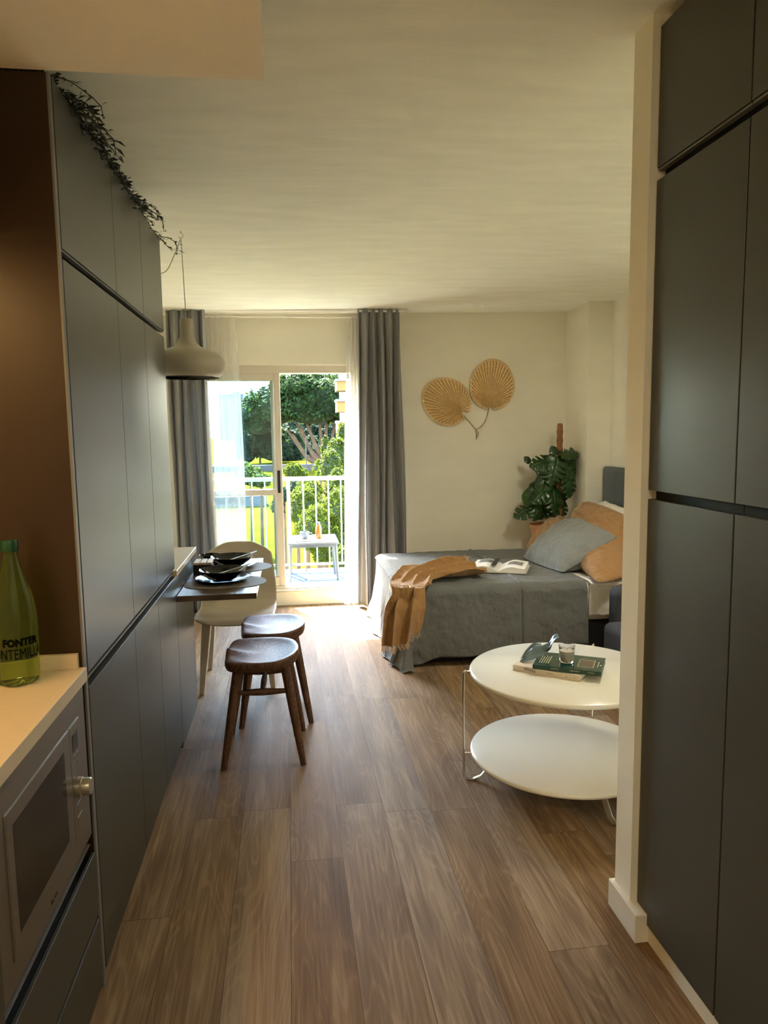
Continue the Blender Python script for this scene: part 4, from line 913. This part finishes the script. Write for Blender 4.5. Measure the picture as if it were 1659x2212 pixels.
LEAVES = [((2.255, 5.840, 1.241), (-0.35, -0.35, -1), (-0.1, -1, 0.35), 0.250, 4),
  ((2.202, 5.860, 1.232), (-1, -0.15, -0.15), (-0.1, -0.9, 0.6), 0.200, 3),
  ((2.303, 5.880, 1.248), (0.6, -0.4, -0.8), (0.2, -1, 0.4), 0.230, 4),
  ((2.405, 5.900, 1.284), (0.65, 0, -1), (0.5, -1, 0.5), 0.250, 4),
  ((2.301, 5.840, 1.288), (1, 0.1, 0.25), (0, -0.6, 1), 0.190, 3),
  ((2.255, 5.860, 1.288), (-0.3, 0, 0.6), (0, -1, 0.2), 0.090, 0),
  ((2.069, 5.880, 0.979), (-0.55, -0.2, -0.9), (-0.3, -1, 0.3), 0.165, 0),
  ((2.041, 5.900, 0.823), (-1, -0.15, -0.35), (-0.1, -0.8, 0.8), 0.170, 2),
  ((2.158, 5.840, 0.981), (-0.8, -0.3, -0.55), (-0.1, -0.9, 0.7), 0.180, 3),
  ((2.233, 5.860, 0.967), (0.05, -0.4, -1), (0.1, -1, 0.4), 0.210, 3),
  ((2.099, 5.880, 0.969), (-0.6, 0.1, 0.35), (0, -0.8, 0.5), 0.080, 0),
  ((2.250, 5.900, 0.794), (0.25, -0.5, -0.8), (0.1, -1, 0.3), 0.150, 3),
  ((2.370, 5.840, 1.095), (0.1, -0.2, -1), (0.4, -1, 0.3), 0.200, 3),
  ((2.177, 5.860, 1.110), (-0.3, -0.3, -0.9), (-0.2, -1, 0.1), 0.190, 0),
  ((2.100, 5.880, 0.852), (-0.2, -0.3, -0.8), (0, -1, 0.2), 0.150, 2),
  ((2.205, 6.000, 0.824), (-0.4, -0.2, -0.9), (-0.2, -1, 0.2), 0.130, 2),
  ((2.302, 5.940, 1.057), (-0.1, 0, -1), (0, -1, 0), 0.220, 2),
  ((2.243, 5.960, 1.025), (-0.4, 0, -1), (0.1, -1, 0.1), 0.200, 2),
  ((2.360, 5.980, 1.020), (0.2, 0, -1), (0.1, -1, 0.1), 0.190, 2),
  ((2.356, 6.000, 0.853), (0.1, -0.2, -1), (0, -1, 0.2), 0.160, 3),
  ((2.209, 5.940, 0.896), (-0.2, 0, -1), (0.1, -1, 0.1), 0.180, 2),
  ((2.457, 5.960, 1.269), (0.9, 0.2, 0.05), (0, -0.7, 0.9), 0.130, 2),
  ((2.161, 5.980, 1.038), (-0.9, -0.1, -0.4), (0, -0.6, 0.8), 0.130, 0),
  ((2.071, 6.000, 1.222), (-0.6, 0, 0.7), (0, -1, 0.3), 0.070, 0)]
hub = Vector((PXc-.02, PYc, .70))
for i, (pos, T_, N_, sz, spl) in enumerate(LEAVES):
    mb = leaf_mesh(sz, spl, .5, i, .3); T_ = Vector(T_).normalized(); N_ = Vector(N_); N_ = (N_-T_*N_.dot(T_)).normalized(); R_ = Matrix((T_.cross(N_), T_, N_)).transposed(); o_ = Vector(pos); z = o_.z
    mb.v = [tuple(R_ @ Vector(v)+o_) for v in mb.v]; mb.v = [(min(a, 2.455), min(b_, 6.185), c) for a, b_, c in mb.v]; mb.build('leaf', LEAFM, mp_, smooth=True, solid=.0012, angle=180)
    st0 = Vector((PXc+.03+.04*math.sin(i*2.1), PYc+.03*math.cos(i*1.7), max(.66, z-.34))); mid = st0.lerp(o_, .55)+Vector((0, 0, .05))
    pts = [(st0*(1-t_)**2+mid*2*t_*(1-t_)+o_*t_*t_) for t_ in np.linspace(0, 1, 9)]
    MB().tube(pts, [.005]*6+[.004, .0035, .003], 7).build('stalk', STEMM, mp_, smooth=True)
g = thing('plant_stand', 'low wooden stand under the terracotta pot behind the bed', 'stand', (PXc-.035, PYc, 0))
MB().lathe([(0, .335), (.14, .335), (.145, .34), (.145, .355), (.14, .36), (0, .36)], (PXc-.035, PYc, 0), 32).build('top', TWIG, g, smooth=True)
for k in range(4):
    a = PI/4+k*PI/2; MB().tube([(PXc-.035+.10*math.cos(a), PYc+.10*math.sin(a), .335), (PXc-.035+.13*math.cos(a), PYc+.13*math.sin(a), 0)], .012, 8).build('leg', TWIG, g, smooth=True)

# ------------------------------------------------------------------ outdoors
GRASS = pm('lawn_grass', (.038, .038, .004), .95, var=.22, vscale=.6, spec=0)
def gz(y):
    pts = [(7, -4.8), (30, -4.5), (45, -2.75), (62, -1.2), (110, -.7), (400, -.6)]
    for (a, b_), (c, d) in zip(pts, pts[1:]):
        if y <= c: return b_+(d-b_)*max(0, (y-a))/(c-a)
    return pts[-1][1]
def terr(u, v): y = 7.6+392*v**2.2; x = -140+280*u; return (x, y, gz(y)+.15*math.sin(x*.3)*math.sin(y*.21)*min(1, (y-8)/20))
struct(MB().grid(terr, 80, 90).build('ground_lawn', GRASS, smooth=True, origin=(0, 8, -4.8), angle=180))
struct(B(-6, 8, 7.22, 7.6, -5, -.12).build('wall_facade_lower', WALL))
PATH = pm('path_gravel', (.045, .038, .034), .9, var=.1, vscale=1)
def path(u, v):
    y = 34+38*v; c = 3.2-.3*(v*4-1)+3.0*(1-v)**2*.2; x = c+.9+(u-.5)*(2.2-.2*v); return (x, y, gz(y)+.2)
struct(MB().grid(path, 4, 40).build('ground_path', PATH, smooth=True, solid=.06))
struct(B(-30, 2.0, 58.0, 59.2, -1.7, -1.05).build('ground_path', PATH))
def foliage(mb, c, rad, n, leaf, seed, flat=.85, low=-.6):
    r = np.random.default_rng(seed); u = r.normal(size=(n, 3)); u /= np.linalg.norm(u, axis=1)[:, None]; u[:, 2] = np.where(u[:, 2] < low, -u[:, 2], u[:, 2])
    lump = 1+.10*np.sin(u[:, 0]*7+seed)*np.cos(u[:, 2]*6+seed*2)+.10*np.sin(u[:, 1]*11+seed)+.06*np.sin(u[:, 0]*17+u[:, 2]*13)
    rr_ = (r.uniform(.86, 1.05, n)*lump)[:, None]; p = np.array(c)+u*rr_*np.array(rad)
    t1 = np.cross(u, r.normal(size=(n, 3))); t1 /= np.linalg.norm(t1, axis=1)[:, None]; nn = u*.55+r.normal(size=(n, 3))*.45+np.array([0, 0, .35]); nn /= np.linalg.norm(nn, axis=1)[:, None]
    t1 = t1-nn*np.sum(t1*nn, 1)[:, None]; t1 /= np.linalg.norm(t1, axis=1)[:, None]; t2 = np.cross(nn, t1); s = leaf*r.uniform(.6, 1.3, n)[:, None]
    for i in range(n):
        a, b_, q = t1[i]*s[i], t2[i]*s[i]*.55, p[i]; k = len(mb.v)
        mb.v += [tuple(q-a), tuple(q+b_-nn[i]*s[i]*.15), tuple(q+a), tuple(q-b_-nn[i]*s[i]*.15)]; mb.f.append((k, k+1, k+2, k+3)); mb.mi.append(0)
def leafm(name, col, tr=.35):
    m = pm(name, col, .7, var=.35, vscale=.8, spec=.05); nt = m.node_tree; b = nt.nodes['Principled BSDF']; o = nt.nodes['Material Output']
    t = nt.nodes.new('ShaderNodeBsdfTranslucent'); t.inputs[0].default_value = (col[0]*1.3, col[1]*1.2, col[2]*.5, 1); x = nt.nodes.new('ShaderNodeMixShader'); x.inputs[0].default_value = tr
    nt.links.new(b.outputs[0], x.inputs[1]); nt.links.new(t.outputs[0], x.inputs[2]); nt.links.new(x.outputs[0], o.inputs[0]); return m
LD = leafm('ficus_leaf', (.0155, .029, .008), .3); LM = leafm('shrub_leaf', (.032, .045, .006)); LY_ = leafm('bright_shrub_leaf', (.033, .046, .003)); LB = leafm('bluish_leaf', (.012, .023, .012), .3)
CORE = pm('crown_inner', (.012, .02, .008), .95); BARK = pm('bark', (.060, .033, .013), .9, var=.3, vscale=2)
def tree(name, label, cat, blobs, lm, leaf, dens, trunk=None, seed=1, group=None, core=.72):
    base = (blobs[0][0][0], blobs[0][0][1], gz(blobs[0][0][1])) ; g = thing(name, label, cat, base, group); mb = MB()
    for i, (c, rad) in enumerate(blobs):
        area = 4*PI*((rad[0]*rad[1])**1.6/3+(rad[0]*rad[2])**1.6/3+(rad[1]*rad[2])**1.6/3)**(1/1.6); n = int(dens*area/(leaf*leaf)); foliage(mb, c, rad, n, leaf, seed*10+i)
        cr = MB().lathe([(max(1e-7, core*.98*rad[0]*math.sin(PI*k/10)), -core*rad[2]*math.cos(PI*k/10)) for k in range(11)], c, 16, 1, rad[1]/rad[0]); cr.build('crown_core', CORE, g, smooth=True)  # solid dark green core filling each crown lobe
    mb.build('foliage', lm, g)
    tb = MB()
    if trunk:
        for pts, rad in trunk: tb.tube(pts, rad, 9)
    else:
        for c, rad in blobs[:2]: tb.tube([(c[0], c[1], gz(c[1])-.1), (c[0]+.05, c[1], c[2])], [.09, .05], 8)
    tb.build('trunk', BARK, g, smooth=True); return g
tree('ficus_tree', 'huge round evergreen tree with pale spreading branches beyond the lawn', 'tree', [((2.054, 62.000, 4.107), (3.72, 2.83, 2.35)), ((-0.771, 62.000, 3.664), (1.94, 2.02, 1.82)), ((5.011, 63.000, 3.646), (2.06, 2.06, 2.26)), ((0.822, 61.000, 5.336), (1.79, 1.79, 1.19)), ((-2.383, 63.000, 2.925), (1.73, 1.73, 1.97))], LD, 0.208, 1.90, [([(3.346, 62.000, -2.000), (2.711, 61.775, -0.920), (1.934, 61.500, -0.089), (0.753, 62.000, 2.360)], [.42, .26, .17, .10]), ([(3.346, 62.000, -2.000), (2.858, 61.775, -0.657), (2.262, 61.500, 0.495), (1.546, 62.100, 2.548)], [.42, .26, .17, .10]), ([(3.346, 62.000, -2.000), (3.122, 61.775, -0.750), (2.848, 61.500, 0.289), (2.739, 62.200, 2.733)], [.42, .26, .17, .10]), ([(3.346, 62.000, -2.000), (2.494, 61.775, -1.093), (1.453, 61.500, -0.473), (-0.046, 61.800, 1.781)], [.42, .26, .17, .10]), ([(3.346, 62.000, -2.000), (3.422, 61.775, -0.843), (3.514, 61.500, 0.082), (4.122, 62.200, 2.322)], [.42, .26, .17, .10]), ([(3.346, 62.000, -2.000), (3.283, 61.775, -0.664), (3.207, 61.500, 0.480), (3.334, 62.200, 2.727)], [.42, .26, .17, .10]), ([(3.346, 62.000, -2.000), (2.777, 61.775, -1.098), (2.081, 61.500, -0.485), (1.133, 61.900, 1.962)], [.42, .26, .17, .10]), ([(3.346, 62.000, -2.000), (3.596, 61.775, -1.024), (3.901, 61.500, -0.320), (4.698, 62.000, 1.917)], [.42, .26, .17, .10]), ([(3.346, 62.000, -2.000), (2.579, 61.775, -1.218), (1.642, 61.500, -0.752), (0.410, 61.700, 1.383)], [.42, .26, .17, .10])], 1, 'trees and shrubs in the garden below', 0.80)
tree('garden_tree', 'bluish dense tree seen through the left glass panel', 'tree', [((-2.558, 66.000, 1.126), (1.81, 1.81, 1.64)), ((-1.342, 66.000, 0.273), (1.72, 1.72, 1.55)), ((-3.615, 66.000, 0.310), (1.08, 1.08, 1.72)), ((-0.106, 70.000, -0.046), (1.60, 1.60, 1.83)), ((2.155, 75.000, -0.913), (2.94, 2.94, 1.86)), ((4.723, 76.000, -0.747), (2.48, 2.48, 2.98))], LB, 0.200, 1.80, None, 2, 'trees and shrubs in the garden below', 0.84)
tree('shrub', 'feathery pale green shrub at the lawn edge left of the glass', 'shrub', [((-1.804, 34.000, -0.516), (0.62, 0.62, 0.49)), ((-1.302, 33.000, -0.677), (0.47, 0.47, 0.34)), ((-2.112, 35.000, -0.347), (0.46, 0.46, 0.46))], LM, 0.088, 1.60, None, 3, 'trees and shrubs in the garden below', 0.84)
tree('shrub', 'bright yellow-green round bush beside the path', 'shrub', [((0.247, 38.000, -0.510), (0.50, 0.50, 0.40)), ((0.631, 38.000, -0.664), (0.37, 0.37, 0.30))], LY_, 0.080, 1.90, None, 4, 'trees and shrubs in the garden below', 0.84)
tree('shrub', 'tall sunlit shrub with climbing shoots under the orange balconies', 'shrub', [((1.612, 24.000, 0.634), (0.38, 0.38, 0.66)), ((1.345, 23.000, 0.377), (0.33, 0.33, 0.53)), ((1.918, 25.000, 1.236), (0.23, 0.23, 0.55)), ((1.268, 25.000, 0.926), (0.13, 0.13, 0.42))], LM, 0.060, 1.60, None, 5, 'trees and shrubs in the garden below', 0.84)
tree('shrub', 'pale green full shrub behind the railing at right', 'shrub', [((1.415, 20.000, -0.129), (0.39, 0.39, 0.59)), ((1.577, 19.000, -0.800), (0.37, 0.37, 0.62))], LM, 0.044, 1.80, None, 6, 'trees and shrubs in the garden below', 0.84)
tree('shrub', 'bright green low hedge shrub behind the middle balusters', 'shrub', [((0.413, 19.000, -0.518), (0.45, 0.45, 0.56)), ((0.844, 18.000, -0.895), (0.47, 0.47, 0.53)), ((0.550, 20.000, -0.108), (0.37, 0.37, 0.29))], LY_, 0.040, 1.70, None, 7, 'trees and shrubs in the garden below', 0.84)
tree('shrub', 'loose yellow-green shrub behind the balcony table', 'shrub', [((.62, 17.2, -.9), (.5, .45, .6)), ((1.25, 17.6, -.5), (.5, .45, .6)), ((1.009, 17.000, -1.217), (0.38, 0.38, 0.44)), ((1.203, 16.000, -1.491), (0.31, 0.31, 0.42)), ((0.785, 17.000, -1.322), (0.29, 0.29, 0.40))], LY_, 0.036, 1.60, None, 8, 'trees and shrubs in the garden below', 0.84)
tree('shrub', 'dark leafy shrub at the foot of the long wall', 'shrub', [((0.273, 28.000, -0.595), (0.29, 0.29, 0.26)), ((-0.253, 30.000, -1.079), (0.35, 0.35, 0.35)), ((-0.496, 30.000, -1.557), (0.27, 0.27, 0.35))], LB, 0.072, 1.80, None, 9, 'trees and shrubs in the garden below', 0.84)
tree('shrub', 'yellowish shrub beside the path near the railing', 'shrub', [((1.145, 27.000, 0.156), (0.25, 0.25, 0.32)), ((1.263, 26.000, -0.066), (0.31, 0.31, 0.24))], LY_, 0.068, 1.70, None, 10, 'trees and shrubs in the garden below', 0.84)
tree('garden_tree', 'small trees in front of the distant yellow building', 'tree', [((-5.931, 110.000, 2.284), (1.87, 1.87, 1.58)), ((-4.807, 112.000, 3.688), (0.73, 0.73, 1.32))], LM, 0.400, 1.60, None, 11, 'trees and shrubs in the garden below', 0.84)
tree('garden_tree', 'dark backdrop trees added to fill the gap behind the spreading trunk', 'tree', [((6.5, 78, 1.0), (5.5, 3, 3.2)), ((12, 80, 1.5), (6, 3, 4)), ((1, 79, .8), (4, 3, 2.8))], LB, .24, 1.2, None, 21, 'trees and shrubs in the garden below', 0.84)  # backdrop trees added so the gap behind the trunk reads dark
g = thing('apartment_building', 'distant yellow and white building below the mountain', 'building', (-7.5, 152, 0))
B(-8.68, -5.48, 150, 156, 0, 8.19).build('wall', pm('yellow_render', (.06, .036, .012), .8), g); B(-13.48, -8.68, 149, 156, 0, 9.41).build('wall', pm('white_render', (.06, .06, .06), .8), g)
for kk in range(3): B(-10.88, -9.28, 148.9, 149, 2.5+kk*3, 3.8+kk*3).build('window', BLKM, g)
g = thing('apartment_building', 'orange and white apartment block with stacked balconies at right', 'building', (7.00, 48, -1.7))
B(3.75, 12.00, 45.4, 52, -2.6, 9).build('wall', pm('cream_render', (.08, .07, .055), .8), g)
bb = B(3.02, 7.00, 43.9, 45.5, 4.00, 4.57).build('balcony', pm('orange_render', (.16, .070, .010), .8), g); B(2.97, 7.00, 43.8, 45.5, 4.57, 4.71).build('parapet_cap', PT, bb)
bb = B(3.02, 7.00, 43.9, 45.5, 2.72, 3.35).build('balcony', pm('orange_render', (.16, .070, .010), .8), g); B(2.97, 7.00, 43.8, 45.5, 3.35, 3.49).build('parapet_cap', PT, bb)
bb = B(3.02, 7.00, 43.9, 45.5, 1.17, 2.06).build('balcony', pm('orange_render', (.16, .070, .010), .8), g); B(2.97, 7.00, 43.8, 45.5, 2.06, 2.20).build('parapet_cap', PT, bb)
bb = B(3.02, 7.00, 43.9, 45.5, -0.13, 0.59).build('balcony', pm('orange_render', (.16, .070, .010), .8), g); B(2.97, 7.00, 43.8, 45.5, 0.59, 0.73).build('parapet_cap', PT, bb)
bb = B(3.02, 7.00, 43.9, 45.5, 5.45, 6.15).build('balcony', pm('orange_render', (.16, .070, .010), .8), g); B(2.97, 7.00, 43.8, 45.5, 6.15, 6.29).build('parapet_cap', PT, bb)
def mtn(u, v):
    y = 1400+900*v; x = -900+1500*u; h = 260*math.exp(-((x-60)/300)**2)+70*math.exp(-((x+420)/200)**2)+60*math.exp(-((x-500)/300)**2); h *= math.sin(PI*min(1, v*1.2+.0)*.5) ; return (x, y, -5+h*(1+.08*math.sin(x*.02+y*.013)+.05*math.sin(x*.05)))
struct(MB().grid(mtn, 100, 30).build('ground_mountain', pm('hazy_blue_hillside', (.0022, .0052, .0085), .95, var=.1, vscale=.01), smooth=True, angle=180))  # distance haze is put into the hillside's blue base colour
lpst = thing('lamp_post', 'thin dark garden lamp post in front of the big tree', 'lamp post', (1.233, 50.000, -2.400))
MB().tube([(1.23, 50, -2.40), (1.23, 50, 1.17)], .035, 8).build('post', BLKM, lpst)
struct(B(-10.93, -1.40, 44.0, 44.6, -3.2, -2.29).build('wall_terrace', pm('dark_terrace_wall', (.05, .055, .055), .9)))
